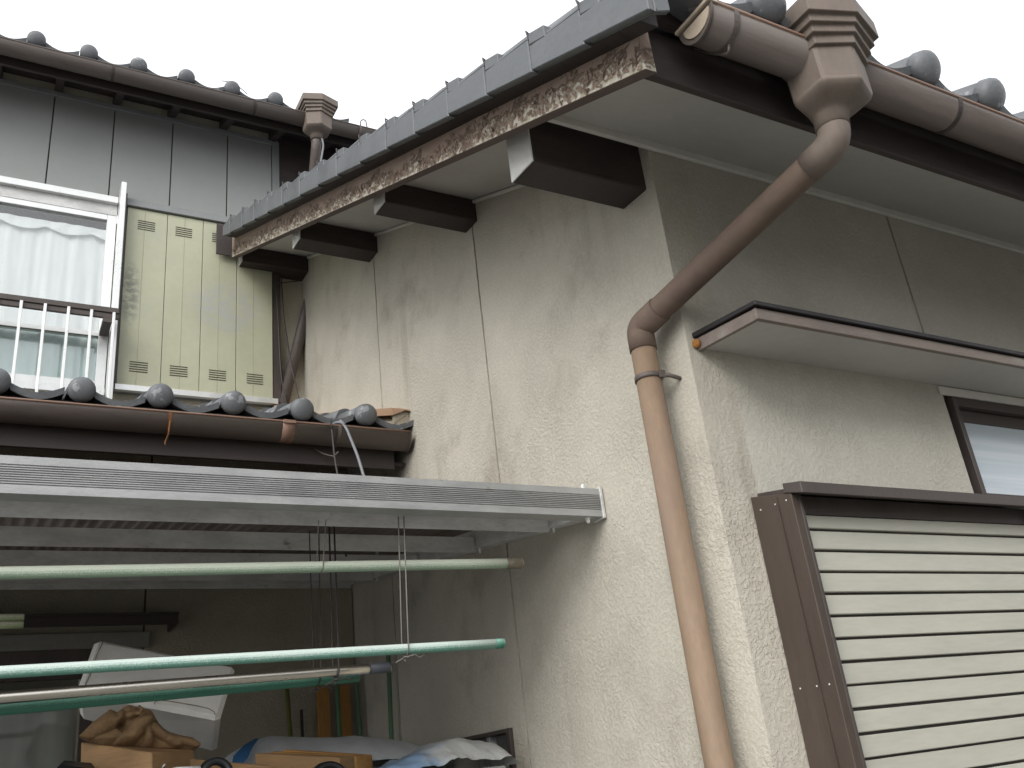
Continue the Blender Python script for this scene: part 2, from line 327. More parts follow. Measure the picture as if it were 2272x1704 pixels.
class MB:
    def __init__(s): s.v = []; s.f = []; s.sm = []
    def add(s, vs, fs, smooth=False):
        o = len(s.v); s.v += [tuple(p) for p in vs]
        for f in fs: s.f.append([o + i for i in f]); s.sm.append(smooth)
        return s
    def hexa(s, p, smooth=False):
        """8 points: bottom ring 0-3, top ring 4-7"""
        return s.add(p, [(3, 2, 1, 0), (4, 5, 6, 7), (0, 1, 5, 4), (1, 2, 6, 5), (2, 3, 7, 6), (3, 0, 4, 7)], smooth)
    def box(s, x0, x1, y0, y1, z0, z1):
        return s.hexa([(x0, y0, z0), (x1, y0, z0), (x1, y1, z0), (x0, y1, z0), (x0, y0, z1), (x1, y0, z1), (x1, y1, z1), (x0, y1, z1)])
    def sbox(s, x0, x1, y0, y1, zb, zt, slope):
        """box sheared along a roof slope: zb, zt are functions' values at y=0"""
        z = lambda b, y: b + slope * y
        return s.hexa([(x0, y0, z(zb, y0)), (x1, y0, z(zb, y0)), (x1, y1, z(zb, y1)), (x0, y1, z(zb, y1)),
                       (x0, y0, z(zt, y0)), (x1, y0, z(zt, y0)), (x1, y1, z(zt, y1)), (x0, y1, z(zt, y1))])
    def prism(s, poly, a, b, axis='x', smooth=False):
        n = len(poly)
        def P(q, t):
            u, w = q
            return (t, u, w) if axis == 'x' else ((u, t, w) if axis == 'y' else (u, w, t))
        vs = [P(q, a) for q in poly] + [P(q, b) for q in poly]
        fs = [list(range(n))[::-1], list(range(n, 2 * n))]
        s.add(vs, fs)
        o = len(s.v) - 2 * n
        for i in range(n):
            j = (i + 1) % n; s.f.append([o + i, o + j, o + n + j, o + n + i]); s.sm.append(smooth)
        return s
    def tube(s, pts, r, n=10, caps=True):
        pts = [Vector(p) for p in pts]; m = len(pts)
        rr = r if isinstance(r, (list, tuple)) else [r] * m
        T = []
        for i in range(m):
            a = pts[max(i - 1, 0)]; b = pts[min(i + 1, m - 1)]
            T.append((b - a).normalized())
        ref = Vector((0, 0, 1)) if abs(T[0].z) < .9 else Vector((1, 0, 0))
        u = T[0].cross(ref).normalized(); vs = []
        for i in range(m):
            u = (u - T[i] * u.dot(T[i])).normalized(); w = T[i].cross(u)
            for k in range(n):
                a = 2 * math.pi * k / n
                vs.append(pts[i] + (u * math.cos(a) + w * math.sin(a)) * rr[i])
        o = len(s.v); s.v += [tuple(p) for p in vs]
        for i in range(m - 1):
            for k in range(n):
                k2 = (k + 1) % n
                s.f.append([o + i * n + k, o + i * n + k2, o + (i + 1) * n + k2, o + (i + 1) * n + k]); s.sm.append(True)
        if caps:
            s.f.append([o + k for k in range(n)][::-1]); s.sm.append(False)
            s.f.append([o + (m - 1) * n + k for k in range(n)]); s.sm.append(False)
        return s
    def rings(s, rings, smooth=True, caps=True):
        """loft a list of equal-length closed rings"""
        n = len(rings[0]); o = len(s.v)
        for r in rings: s.v += [tuple(p) for p in r]
        for i in range(len(rings) - 1):
            for k in range(n):
                k2 = (k + 1) % n
                s.f.append([o + i * n + k, o + i * n + k2, o + (i + 1) * n + k2, o + (i + 1) * n + k]); s.sm.append(smooth)
        if caps:
            s.f.append([o + k for k in range(n)][::-1]); s.sm.append(False)
            s.f.append([o + (len(rings) - 1) * n + k for k in range(n)]); s.sm.append(False)
        return s
    def grid(s, nu, nv, fn, smooth=True):
        o = len(s.v)
        for j in range(nv + 1):
            for i in range(nu + 1): s.v.append(tuple(fn(i / nu, j / nv)))
        for j in range(nv):
            for i in range(nu):
                a = o + j * (nu + 1) + i
                s.f.append([a, a + 1, a + nu + 2, a + nu + 1]); s.sm.append(smooth)
        return s
    def mesh(s, name, origin=None, m=None, bevel=0, fix=True):
        vs = [Vector(p) for p in s.v]
        if origin is None:
            lo = Vector([min(p[i] for p in vs) for i in range(3)]); hi = Vector([max(p[i] for p in vs) for i in range(3)])
            origin = (lo + hi) / 2
        origin = Vector(origin)
        me = bpy.data.meshes.new(name)
        me.from_pydata([tuple(p - origin) for p in vs], [], s.f)
        me.polygons.foreach_set('use_smooth', s.sm)
        if bevel or fix:
            bm = bmesh.new(); bm.from_mesh(me)
            if fix: bmesh.ops.recalc_face_normals(bm, faces=bm.faces)
            if bevel:
                ed = [e for e in bm.edges if len(e.link_faces) == 2 and e.calc_face_angle(0) > .6]
                bmesh.ops.bevel(bm, geom=ed, offset=bevel, segments=1, affect='EDGES', profile=.5)
            bm.to_mesh(me); bm.free()
        if m: me.materials.append(m)
        return me, origin
    def build(s, name, m, parent=None, bevel=0, label=None, cat=None, group=None, kind=None, fix=True):
        me, o = s.mesh(name, None, m, bevel, fix)
        return place(me, name, o, parent, label, cat, group, kind)

def place(me, name, o, parent=None, label=None, cat=None, group=None, kind=None, rot=None):
    """link one object at point o (eye-relative), under parent"""
    ob = bpy.data.objects.new(name, me); COL.objects.link(ob)
    w = Vector(o) + Vector((0, 0, H))
    if parent is not None:
        ob.parent = parent; ob.location = w - WORLD[parent.name]
    else:
        ob.location = w
    if rot: ob.rotation_euler = rot
    WORLD[ob.name] = w
    tag(ob, label, cat, group, kind)
    return ob
def tag(ob, label=None, cat=None, group=None, kind=None):
    if label: ob['label'] = label
    if cat: ob['category'] = cat
    if group: ob['group'] = group
    if kind: ob['kind'] = kind
def thing(name, label, cat, loc, group=None):
    ob = bpy.data.objects.new(name, None); COL.objects.link(ob); ob.empty_display_size = .1
    w = Vector(loc) + Vector((0, 0, H)); ob.location = w; WORLD[ob.name] = w
    tag(ob, label, cat, group); return ob
def dup(src, name_parent, off):
    """copy a part (sharing its mesh) and its sub-parts, moved by off"""
    c = src.copy(); COL.objects.link(c); c.parent = name_parent
    c.location = src.location + Vector(off); WORLD[c.name] = WORLD[src.name] + Vector(off)
    for ch in [k for k in SC.objects if k.parent == src]:
        d = ch.copy(); COL.objects.link(d); d.parent = c; WORLD[d.name] = WORLD[ch.name] + Vector(off)
    return c

XG, YG = 1.3728, 1.4545       # the corner where the gable wall (x = XG) and the eave wall (y = YG) meet
GZ = -H                       # ground

# ------------------------------------------------------------------ ground
g = MB(); g.grid(40, 40, lambda u, v: (-60 + 120 * u, -60 + 120 * v, GZ + .004 * noise.noise((u * 90, v * 90, 0))))
tag(g.build('ground', M['ground']), kind='structure')

# neighbouring house, unseen behind the viewer, added to shade the eave wall
M['render_grey'] = simple('added_house_render', (.20, .19, .17), .9, var=.15)
nb = thing('added_neighbour_house', 'plain grey unseen neighbouring house, added to shade the eave wall', 'house', (6, -7, GZ))
mb = MB(); mb.box(1.2, 11, -10, -4.2, GZ, 3.2); mb.build('wall', M['render_grey'], nb)
mb = MB(); mb.prism([(-10.4, 3.2), (-3.8, 3.2), (-7.4, 4.6)], .9, 11.4, 'x'); mb.build('roof', M['tile'], nb)

# ================================================================== single-storey wing (the near house)
wing = thing('house_wing', 'cream stucco single storey wing with flaking brown barge board and cream slatted shutter', 'house', (2.3, 2.9, GZ))
SOFZ = 1.259 - .463 * 1.006            # soffit plane z = SOFZ + .463 y
def sof(y): return SOFZ + .463 * y
WT = .12
# gable wall: three rendered boards with open joints between
gy = [YG, 2.402, 3.322, 4.392]
J = .0042
GW = (2.483, 3.20, .135)               # window in the gable wall: y0, y1, top
jr = random.Random(21)
def wob(y, z0, z1, up=True):
    n = max(2, int((z1 - z0) / .03)); out = []
    for k in range(n + 1):
        out.append((y + (0 if k in (0, n) else jr.uniform(-.0016, .0016)), z0 + (z1 - z0) * k / n))
    return out if up else out[::-1]
for i in range(3):
    a = gy[i] + (J if i else 0); b = gy[i + 1] - (J if i < 2 else 0)
    mb = MB()
    if i != 1:
        x0 = XG
        mb.prism(([(b, GZ), (b, sof(b))] if i == 2 else wob(b, GZ, sof(b))) + ([(a, sof(a)), (a, GZ)] if i == 0 else wob(a, GZ, sof(a), False)), XG, XG + WT, 'x')
    else:
        mb.prism(wob(b, GW[2], sof(b)) + wob(a, GW[2], sof(a), False), XG, XG + WT, 'x')
        mb.box(XG, XG + WT, a, GW[0], GZ, GW[2] - .0005)
        mb.box(XG, XG + WT, GW[1], b, GZ, GW[2] - .0005)
        mb.box(XG, XG + WT, GW[0], GW[1], GZ, -.85)
    mb.build('wall_panel', M['stucco'], wing)
for y in gy[1:3]:
    mb = MB(); mb.prism([(y - .007, GZ), (y + .007, GZ), (y + .007, sof(y) - .002), (y - .007, sof(y) - .002)], XG + .006, XG + .05, 'x')
    mb.build('joint_strip', M['joint'], wing)
# eave wall
ZS = 1.453
SX = [XG + WT, 2.281, 3.9]
WIN = (2.30, 3.35, .556, .842)          # transom window x0,x1,z0,z1
mb = MB(); mb.box(XG + WT, SX[1] - J, YG, YG + WT, GZ, ZS + .005); mb.build('wall_panel', M['stucco_eave'], wing)
mb = MB()
mb.box(SX[1] + J, SX[2], YG, YG + WT, WIN[3] + .012, ZS + .005)
mb.box(WIN[1], SX[2], YG, YG + WT, GZ, WIN[3] + .0115)
mb.box(SX[1] + J, WIN[1], YG, YG + WT, GZ, WIN[2] - .03)
mb.build('wall_panel', M['stucco_eave'], wing)
mb = MB(); mb.box(SX[1] - .005, SX[1] + .005, YG + .006, YG + .06, WIN[3] + .012, ZS); mb.build('joint_strip', M['joint'], wing)
# back walls close the box
mb = MB(); mb.prism([(XG + WT, GZ), (3.9, GZ), (3.9, sof(4.3)), (XG + WT, sof(4.3))], 4.28, 4.39, 'y'); mb.build('rear_wall', M['stucco'], wing)
mb = MB(); mb.prism([(YG + WT, GZ), (4.28, GZ), (4.28, sof(4.28)), (YG + WT, sof(YG + WT))], 3.78, 3.9, 'x'); mb.build('side_wall', M['stucco'], wing)
mb = MB(); mb.box(XG + WT + .3, 3.6, 1.9, 4.2, GZ + .4, GZ + .45); mb.build('floor_slab', M['room'], wing)

# soffit: sloping board under verge and eave
XB = .965                               # outer face of the barge board
EY = 1.022                              # outer face of the eave fascia
mb = MB(); mb.sbox(XB + .0285, XG - .001, YG + .0005, 4.30, SOFZ, SOFZ + .012, .463); mb.build('soffit_board', M['soffit'], wing, label='grey white sloping soffit under the verge')
mb = MB(); mb.sbox(XB + .0285, 3.95, EY + .018, YG - .0005, SOFZ, SOFZ + .012, .463); mb.build('soffit_board', M['soffit'], wing, label='grey white soffit along the eave')
mb = MB(); mb.box(XB + .07, 3.9, YG - .014, YG - .0015, sof(YG) - .028, sof(YG) - .004); mb.build('soffit_trim', M['soffit_trim'], wing, .002)
mb = MB(); mb.sbox(XG - .012, XG - .0015, YG + .15, 4.25, SOFZ - .016, SOFZ - .003, .463); mb.build('soffit_trim', M['soffit_trim'], wing, .002)

# purlin ends with white painted end grain
PUR = [(1.487, 1.591, 1.343, 1.034), (2.362, 2.455, 1.802, 1.026), (3.270, 3.375, 2.212, 1.018), (4.262, 4.388, 2.674, 1.010)]
for y0, y1, zb, x0 in PUR:
    mb = MB(); zt0 = sof(y0) - .001; zt1 = sof(y1) - .001
    mb.hexa([(x0 + .004, y0, zb - .003), (XG + .02, y0, zb - .003), (XG + .02, y1, zb + .003), (x0 + .004, y1, zb + .003),
             (x0 + .004, y0, zt0), (XG + .02, y0, zt0), (XG + .02, y1, zt1), (x0 + .004, y1, zt1)])
    p = mb.build('purlin', M['dark_wood'], wing, bevel=.003)
    e = MB(); e.hexa([(x0, y0 + .001, zb - .002), (x0 + .0035, y0 + .001, zb - .002), (x0 + .0035, y1 - .001, zb + .004), (x0, y1 - .001, zb + .004),
                      (x0, y0 + .001, zt0 - .002), (x0 + .0035, y0 + .001, zt0 - .002), (x0 + .0035, y1 - .001, zt1 - .002), (x0, y1 - .001, zt1 - .002)])
    e.build('painted_end', M['lily'], p)

# barge board with curled flakes of paint
mb = MB(); mb.sbox(XB, XB + .028, .985, 4.29, BZ0, BZ0 + .165, BSL)
barge = mb.build('barge_board', M['barge'], wing, bevel=.002, label='brown barge board with paint flaking off grey wood')
fl = MB(); rnd = random.Random(3)
for k in range(1500):
    y = 1.0 + 3.27 * rnd.random()
    clump = noise.noise((y * 5.5, 3.1, 0)) * .5 + .5
    hmax = .022 + .070 * max(0, clump - .15) * (.7 + .10 * y)
    h = rnd.random() ** 1.35 * hmax + .003
    if rnd.random() > .30 + clump: continue
    z = BZ0 + BSL * y + h
    ln = rnd.uniform(.004, .017); wd = rnd.uniform(.003, .010); an = rnd.uniform(-.5, 1.4); cu = rnd.uniform(.2, .75) * wd
    d = Vector((0, math.cos(an), math.sin(an))); e = Vector((0, -math.sin(an), math.cos(an)))
    c = Vector((XB - .0012, y, z)); out = Vector((-1, 0, 0))
    nz = [rnd.uniform(.7, 1.3) for _ in range(6)]
    vs = []
    for j, (w, lift) in enumerate(((0, 0), (.55, .25), (1.0, 1.0))):
        for i, t in enumerate((-.5, .1, .5)):
            vs.append(c + d * t * ln * nz[(i + j) % 6] * (1 - .35 * w) + e * (w * wd * nz[(i * 2 + j) % 6]) + out * (lift * cu))
    fl.add(vs, [(0, 1, 4, 3), (1, 2, 5, 4), (3, 4, 7, 6), (4, 5, 8, 7)])
fo = fl.build('paint_flakes', M['flake'], barge, fix=False, kind='stuff')

# eave fascia
mb = MB(); mb.box(XB + .0285, 3.95, EY, EY + .016, 1.203, 1.325); mb.build('fascia_board', M['fascia'], wing, .0015)
# roof deck under the tiles
RS = .463; RZ0 = 1.318 - RS * .905      # level of the tile roll centres at the eave edge
mb = MB(); mb.sbox(XB + .03, 3.95, EY + .0165, 4.40, RZ0 - .062, RZ0 - .044, RS); mb.build('roof_deck', M['fascia'], wing)
# dark flashing board that closes the upper end of the verge
mb = MB(); mb.box(.885, .972, 4.296, 4.304, 2.712, 2.90); mb.build('verge_end_flashing', M['fascia'], wing, .001)

# ---- interlocking roof tiles
TW = .235; TR = .040; TL = .262
def tile_z(u, w=TW, r=TR, sag=.024):
    u = (u + r) % w - r
    if abs(u) <= r: return math.sqrt(max(r * r - u * u, 0))
    t = (u - r) / (w - 2 * r); return -sag * math.sin(math.pi * t)
def tile_mesh(name, cap, w=TW, lip=.020):
    mb = MB(); n = 20; us = [-TR + w * i / n for i in range(n + 1)]
    tilt = .016
    rows = []
    for s in (0.0, TL):
        top = [(u, s, tile_z(u, w) + tilt * (1 - s / TL)) for u in us]; rows.append(top)
    th = lip
    vs = rows[0] + rows[1] + [(x, y, z - th) for x, y, z in rows[0]] + [(x, y, z - th * .6) for x, y, z in rows[1]]
    m = n + 1; fs = []; 
    for i in range(n):
        fs += [(i, i + 1, m + i + 1, m + i), (2 * m + i + 1, 2 * m + i, 3 * m + i, 3 * m + i + 1), (i + 1, i, 2 * m + i, 2 * m + i + 1), (m + i, m + i + 1, 3 * m + i + 1, 3 * m + i)]
    fs += [(0, m, 3 * m, 2 * m), (n, 2 * m + n, 3 * m + n, m + n)]
    mb.add(vs, fs, True)
    if cap:
        rc = TR + .0025; rings = []
        for d, k in ((.012, 1.0), (-.006, 1.0), (-.015, .93), (-.022, .72), (-.026, .40), (-.0275, .08)):
            rings.append([(rc * k * math.cos(2 * math.pi * a / 20), d, tilt + rc * k * math.sin(2 * math.pi * a / 20)) for a in range(20)])
        mb.rings(rings, True, True)
    me, o = mb.mesh(name, (0, 0, 0), M['tile'])
    for p in me.polygons:
        if abs(p.normal.y) > .95 and len(p.vertices) == 4 and p.area > .0002: p.use_smooth = False
    return me
ME_TILE = tile_mesh('roof_tile', False)
ME_EAVE = tile_mesh('eave_tile', True, lip=.022)
def tile_field(parent, x_first, nx, dx, y0, z0, slope, rows, ystep, jitter=.002):
    """courses of tiles from the eave at (y0, z0) up the slope; dx may be negative"""
    a = math.atan(slope); rnd2 = random.Random(int(abs(y0) * 1000))
    for j in range(rows):
        for i in range(nx):
            me = ME_EAVE if j == 0 else ME_TILE
            y = y0 + j * ystep; z = z0 + slope * j * ystep
            o = place(me, 'eave_tile' if j == 0 else 'roof_tile', (x_first + i * dx + rnd2.uniform(-1, 1) * jitter, y, z + rnd2.uniform(-1, 1) * jitter), parent,
                      rot=(a + rnd2.uniform(-.01, .01), rnd2.uniform(-.012, .012), rnd2.uniform(-.006, .006)))
tile_field(wing, 1.005, 12, TW, .905, 1.333, RS, 16, .2265)

# ---- verge tiles: hanging side flap, flat top, raised lip at the head
VY = [.900, 1.093, 1.281, 1.475, 1.672, 1.879, 2.078, 2.300, 2.517, 2.729, 2.955, 3.187, 3.424, 3.652, 3.890, 4.154, 4.30]
VX = .895
VY = [round(y * .973, 4) for y in VY]
for i in range(len(VY) - 1):
    a, b = VY[i], VY[i + 1] + .02
    zb = lambda y: 1.183 + .4725 * (y - .863)
    k = rnd.uniform(-.0022, .0022)
    mb = MB()
    def quad(y, t0, xo): return zb(y)
    # flap
    x0, x1 = VX + k, VX + k + .014
    ha, hb = .086, .069
    mb.hexa([(x0, a, zb(a) - .004), (x1, a, zb(a) - .004), (x1 + .002, b, zb(b) + .004), (x0 + .0025, b, zb(b) + .004),
             (x0 + .002, a, zb(a) + ha), (x1 + .002, a, zb(a) + ha), (x1 + .004, b, zb(b) + hb), (x0 + .0045, b, zb(b) + hb)])
    # top pan reaching over the first course
    pw = VX + (.052 if i == 0 else .10)
    mb.hexa([(x0 + .002, a, zb(a) + ha), (pw, a, zb(a) + ha - .004), (pw, b, zb(b) + hb - .004), (x0 + .008, b, zb(b) + hb),
             (x0 + .005, a, zb(a) + ha + .012), (pw, a, zb(a) + ha + .010), (pw, b, zb(b) + hb + .008), (x0 + .011, b, zb(b) + hb + .010)])
    # turned-in foot
    mb.hexa([(x1, a, zb(a) - .004), (x1 + .007, a, zb(a) - .003), (x1 + .009, b, zb(b) + .0045), (x1 + .004, b, zb(b) + .004),
             (x1, a, zb(a) + .006), (x1 + .007, a, zb(a) + .006), (x1 + .009, b, zb(b) + .012), (x1 + .004, b, zb(b) + .012)])
    if i == 0: mb.hexa([(x1 + .001, a, zb(a) - .004), (VX + .052, a, zb(a) + .012), (VX + .052, a + .014, zb(a) + .014), (x1 + .001, a + .014, zb(a)), (x1 + .001, a, zb(a) + ha - .001), (VX + .052, a, zb(a) + ha - .005), (VX + .052, a + .014, zb(a) + ha - .001), (x1 + .001, a + .014, zb(a) + ha)])
    t = mb.build('verge_tile', M['verge_tile'], wing, bevel=.002)
    if i > 0:
        # head lip of the tile below, showing beside the joint
        l = MB(); l.hexa([(VX + .004, a - .062, zb(a) + .070 - .062 * .47), (VX + .07, a - .062, zb(a) + .070 - .062 * .47), (VX + .07, a - .002, zb(a) + .070), (VX + .004, a - .002, zb(a) + .070),
                          (VX + .004, a - .062, zb(a) + .102 - .062 * .47), (VX + .07, a - .062, zb(a) + .102 - .062 * .47), (VX + .07, a - .002, zb(a) + .102), (VX + .004, a - .002, zb(a) + .102)])
        l.build('tile_lip', M['verge_tile'], t, bevel=.002)
        c = MB(); c.tube([(VX + .012, a - .004, zb(a) + .07), (VX + .002, a - .003, zb(a) + .098), (VX + .004, a + .002, zb(a) + .112), (VX + .016, a + .006, zb(a) + .110)], .0022, 5)
        c.build('wire_clip', M['wire_dark'], t)

mb = MB(); mb.sbox(VX + .026, XB - .0006, .93, 4.20, 1.183 - .4725 * .863 + .006, 1.183 - .4725 * .863 + .06, .4725); mb.build('verge_shade_strip', M['dark_wood'], wing)  # dark strip added to draw the shadow band below the verge tiles
mb = MB(); mb.box(XB - .03, 3.95, .992, 1.008, 1.318, 1.352); mb.build('eave_batten', M['dark_wood'], wing)
# ---- half round gutters
def gutter(parent, x0, x1, yc, zl, r, lipmat, brackets, endcap_left=False, endcap_right=False, drop=.0):
    """channel along x with centre line y=yc, lip height zl; falls by drop over its length"""
    n = 14; pr = []
    ang = [math.pi + math.pi * i / n for i in range(n + 1)]
    out = [(yc + r * math.cos(a), zl + r * 1.12 * math.sin(a)) for a in ang]
    inn = [(yc + (r - .003) * math.cos(a), zl + (r - .003) * 1.12 * math.sin(a)) for a in ang][::-1]
    mb = MB(); mb.prism(out + inn, x0, x1, 'x', True)
    g_ = mb.build('gutter', M['gutter'], parent)
    # rolled lip
    mb = MB(); mb.tube([(x0 + (x1 - x0) * i / 12, yc - r + .001, zl + .002) for i in range(13)], .0042, 8); mb.build('rolled_lip', M[lipmat], g_)
    mb = MB(); mb.tube([(x0, yc + r - .001, zl + .002), (x1, yc + r - .001, zl + .002)], .0035, 6); mb.build('back_lip', M['gutter'], g_)
    for side, flag in ((x0, endcap_left), (x1, endcap_right)):
        if flag:
            q = [(yc + (r + .002) * math.cos(a), zl + (r * 1.12 + .002) * math.sin(a)) for a in ang]
            mb = MB(); mb.prism(q, side - .005 if side == x0 else side, side if side == x0 else side + .005, 'x')
            e = mb.build('end_cap', M['gutter'], g_)
            if flag == 'tan':
                q = [(yc - .004 + (r - .009) * math.cos(a), zl - .010 + (r - .012) * 1.0 * math.sin(a)) for a in ang]
                mb = MB(); mb.prism(q, side - .0075, side - .0052, 'x'); mb.build('end_cap_face', M['gutter_end'], g_)
                mb = MB(); mb.box(side - .012, side + .012, yc - r - .004, yc + r + .004, zl - .002, zl + .006); mb.build('end_cap_rim', M['gutter_end'], g_, .001)
    for bx, mt, tail in brackets:
        arc = [(bx, yc + (r + .0025) * math.cos(a), zl + (r * 1.12 + .0025) * math.sin(a)) for a in ang]
        mb = MB()
        for i in range(n):
            p, q = arc[i], arc[i + 1]
            mb.hexa([(bx - .006, p[1], p[2]), (bx + .006, p[1], p[2]), (bx + .006, q[1], q[2]), (bx - .006, q[1], q[2]),
                     (bx - .006, p[1] + .002 * (1 if p[1] < yc else -1), p[2] + .003), (bx + .006, p[1] + .002 * (1 if p[1] < yc else -1), p[2] + .003),
                     (bx + .006, q[1] + .002 * (1 if q[1] < yc else -1), q[2] + .003), (bx - .006, q[1] + .002 * (1 if q[1] < yc else -1), q[2] + .003)])
        mb.build('gutter_bracket', M[mt], g_)
        if tail: 
            mb = MB(); mb.tube(tail, .0032, 6); mb.build('bracket_hook', M[mt], g_)
    return g_
gutter(wing, 1.075, 3.95, .937, 1.290, .046, 'gutter_lip',
       [(1.135, 'gutter', [(1.135, 1.012, 1.300), (1.135, .965, 1.248), (1.135, .938, 1.2235), (1.135, .931, 1.224), (1.135, .927, 1.240)]), (1.80, 'fascia', None), (2.45, 'fascia', None), (3.1, 'fascia', None)], endcap_left='tan')

# ---- rain hopper (faceted funnel) and downpipe
def hexring(cx, yb, yf, w, ap, z):
    """plan outline: two side faces along y and a shallow V front with its point towards -y"""
    return [(cx - w, yb, z), (cx - w, yf, z), (cx, yf - ap, z), (cx + w, yf, z), (cx + w, yb, z), (cx, yb + ap * .6, z)]
def hopper(parent, cx, yfr, zl, k=1.0):
    """yfr: y of the front point of the rim; zl: gutter lip height"""
    yb = yfr + .185
    mb = MB()
    spec = [(.102, 0, .100), (.102, 0, .058), (.093, .009, .057), (.093, .009, .040), (.085, .017, .039), (.085, .017, .022), (.077, .025, .021), (.077, .025, .001), (.069, .033, .0)]
    rings = []
    for w, ins, dz in spec:
        rings.append(hexring(cx, yb - ins, yfr + .034 + ins, w, .034, zl + dz - .02))
    mb.rings(rings, False, True)
    h = mb.build('rain_hopper', M['hopper'], parent, bevel=.0012)
    # funnel body: six flat facets that round off into the outlet
    mb = MB(); n = 60; y0b, y1b = yfr + .034 + .033, yb - .033; cyb = (y0b + y1b) / 2
    hexp = [(-.074, y1b - cyb), (-.074, y0b - cyb), (0, y0b - cyb - .034), (.074, y0b - cyb), (.074, y1b - cyb), (0, y1b - cyb + .02)]
    def hexr(th):
        c, s_ = math.cos(th), math.sin(th); best = 1e9
        for i in range(6):
            (ax, ay), (bx, by) = hexp[i], hexp[(i + 1) % 6]
            den = c * (by - ay) - s_ * (bx - ax)
            if abs(den) < 1e-9: continue
            r = (ax * (by - ay) - ay * (bx - ax)) / den
            k = (c * r - ax) * (bx - ax) + (s_ * r - ay) * (by - ay)
            if r > 0 and -1e-6 <= k <= (bx - ax) ** 2 + (by - ay) ** 2 + 1e-6: best = min(best, r)
        return best
    def ring(z, t, sc_, cy):
        out = []
        for a in range(n):
            th = 2 * math.pi * (a + .5) / n
            r = (hexr(th) * (1 - t) + .0345 * t) * sc_
            out.append((cx + r * math.cos(th), cyb + cy + r * math.sin(th), z))
        return out
    mb.rings([ring(zl - .0195, 0, 1, 0), ring(zl - .092, 0, .985, 0)], False, True)
    mb.rings([ring(zl - .0921, 0, .985, 0), ring(zl - .101, .03, .97, .001), ring(zl - .109, .15, .94, .003), ring(zl - .115, .36, .92, .007),
              ring(zl - .120, .62, .94, .012), ring(zl - .124, .88, 1.0, .016), ring(zl - .130, 1, 1.0, .018), ring(zl - .156, 1, .99, .020)], True, True)
    mb.build('funnel', M['hopper'], h)
    return h, cyb + .020
hp, ny = hopper(wing, 1.402, .818, 1.285)
def bend(p, q, r, n=6):
    return p
def smooth_path(P, rad=.06, n=7):
    """polyline with rounded corners"""
    P = [Vector(p) for p in P]; out = [P[0]]
    for i in range(1, len(P) - 1):
        a = (P[i - 1] - P[i]).normalized(); b = (P[i + 1] - P[i]).normalized()
        A = P[i] + a * rad; B = P[i] + b * rad
        for k in range(n + 1):
            t = k / n; out.append(A * (1 - t) ** 2 + P[i] * 2 * t * (1 - t) + B * t * t)
    out.append(P[-1]); return out
PR = .0305
E1 = Vector((1.402, ny, 1.098)); E2 = Vector((1.312, 1.541, .958)); E3 = Vector((1.312, 1.541, GZ + .02))
dg = (E2 - E1).normalized()
mb = MB(); mb.tube([E1 + dg * .07, E2 - dg * .055], PR, 20, False); dp = mb.build('downpipe', M['downpipe_eave_shade'], wing, label='brown downpipe crossing from the eave hopper to the wall corner')
mb = MB(); mb.tube(smooth_path([(1.402, ny, 1.150), E1, E1 + dg * .075], .034), PR + .0025, 20); mb.build('elbow', M['hopper'], dp)
mb = MB(); mb.tube(smooth_path([E2 - dg * .075, E2, E2 + Vector((0, 0, -.06))], .022), PR + .0025, 20); mb.build('elbow', M['downpipe_eave_shade'], dp)
mb = MB(); mb.tube([E2 + Vector((0, 0, -.045)), E3], PR, 20, True); dp2 = mb.build('downpipe', M['downpipe'], wing, label='brown downpipe standing against the gable wall corner')
def clamp(z):
    mb = MB(); mb.rings([[(1.312 + (PR + .003) * math.cos(2 * math.pi * a / 20), 1.541 + (PR + .003) * math.sin(2 * math.pi * a / 20), z + d) for a in range(20)] for d in (-.006, .006)], True, True)
    mb.tube([(1.325, 1.512, z), (1.345, 1.500, z - .006), (XG + .01, 1.50, z - .012)], .005, 6)
    mb.box(1.318, 1.332, 1.503, 1.511, z - .010, z + .008)
    mb.build('pipe_clamp', M['rust'] if z < .5 else M['gutter'], dp2)
clamp(.825); clamp(-.2)

# ---- window awning slab
AX0, AX1 = 1.400, 3.30
aw = MB(); aw.hexa([(AX0 + .012, 1.268, .862), (AX1, 1.268, .862), (AX1, YG - .001, .876), (AX0 + .012, YG - .001, .876),
                    (AX0 + .012, 1.268, .872), (AX1, 1.268, .872), (AX1, YG - .001, .890), (AX0 + .012, YG - .001, .890)])
awn = aw.build('window_awning', M['soffit'], wing, label='flat awning slab over the right hand window')
mb = MB(); mb.hexa([(AX0, 1.254, .853), (AX1, 1.254, .853), (AX1, 1.266, .853), (AX0, 1.266, .853), (AX0, 1.254, .880), (AX1, 1.254, .880), (AX1, 1.266, .880), (AX0, 1.266, .880)]); mb.build('front_trim', M['awn_trim'], awn, .001)
mb = MB(); mb.hexa([(AX0, 1.2665, .853), (AX0 + .011, 1.2665, .853), (AX0 + .011, YG - .001, .868), (AX0, YG - .001, .868), (AX0, 1.2665, .880), (AX0 + .011, 1.2665, .880), (AX0 + .011, YG - .001, .900), (AX0, YG - .001, .900)]); mb.build('side_trim', M['awn_trim'], awn, .001)
mb = MB(); mb.hexa([(AX0 - .008, 1.244, .8815), (AX1, 1.244, .8815), (AX1, YG - .001, .9015), (AX0 - .008, YG - .001, .9015), (AX0 - .008, 1.244, .892), (AX1, 1.244, .892), (AX1, YG - .001, .914), (AX0 - .008, YG - .001, .914)]); mb.build('top_flashing', M['awn_top'], awn, .001)

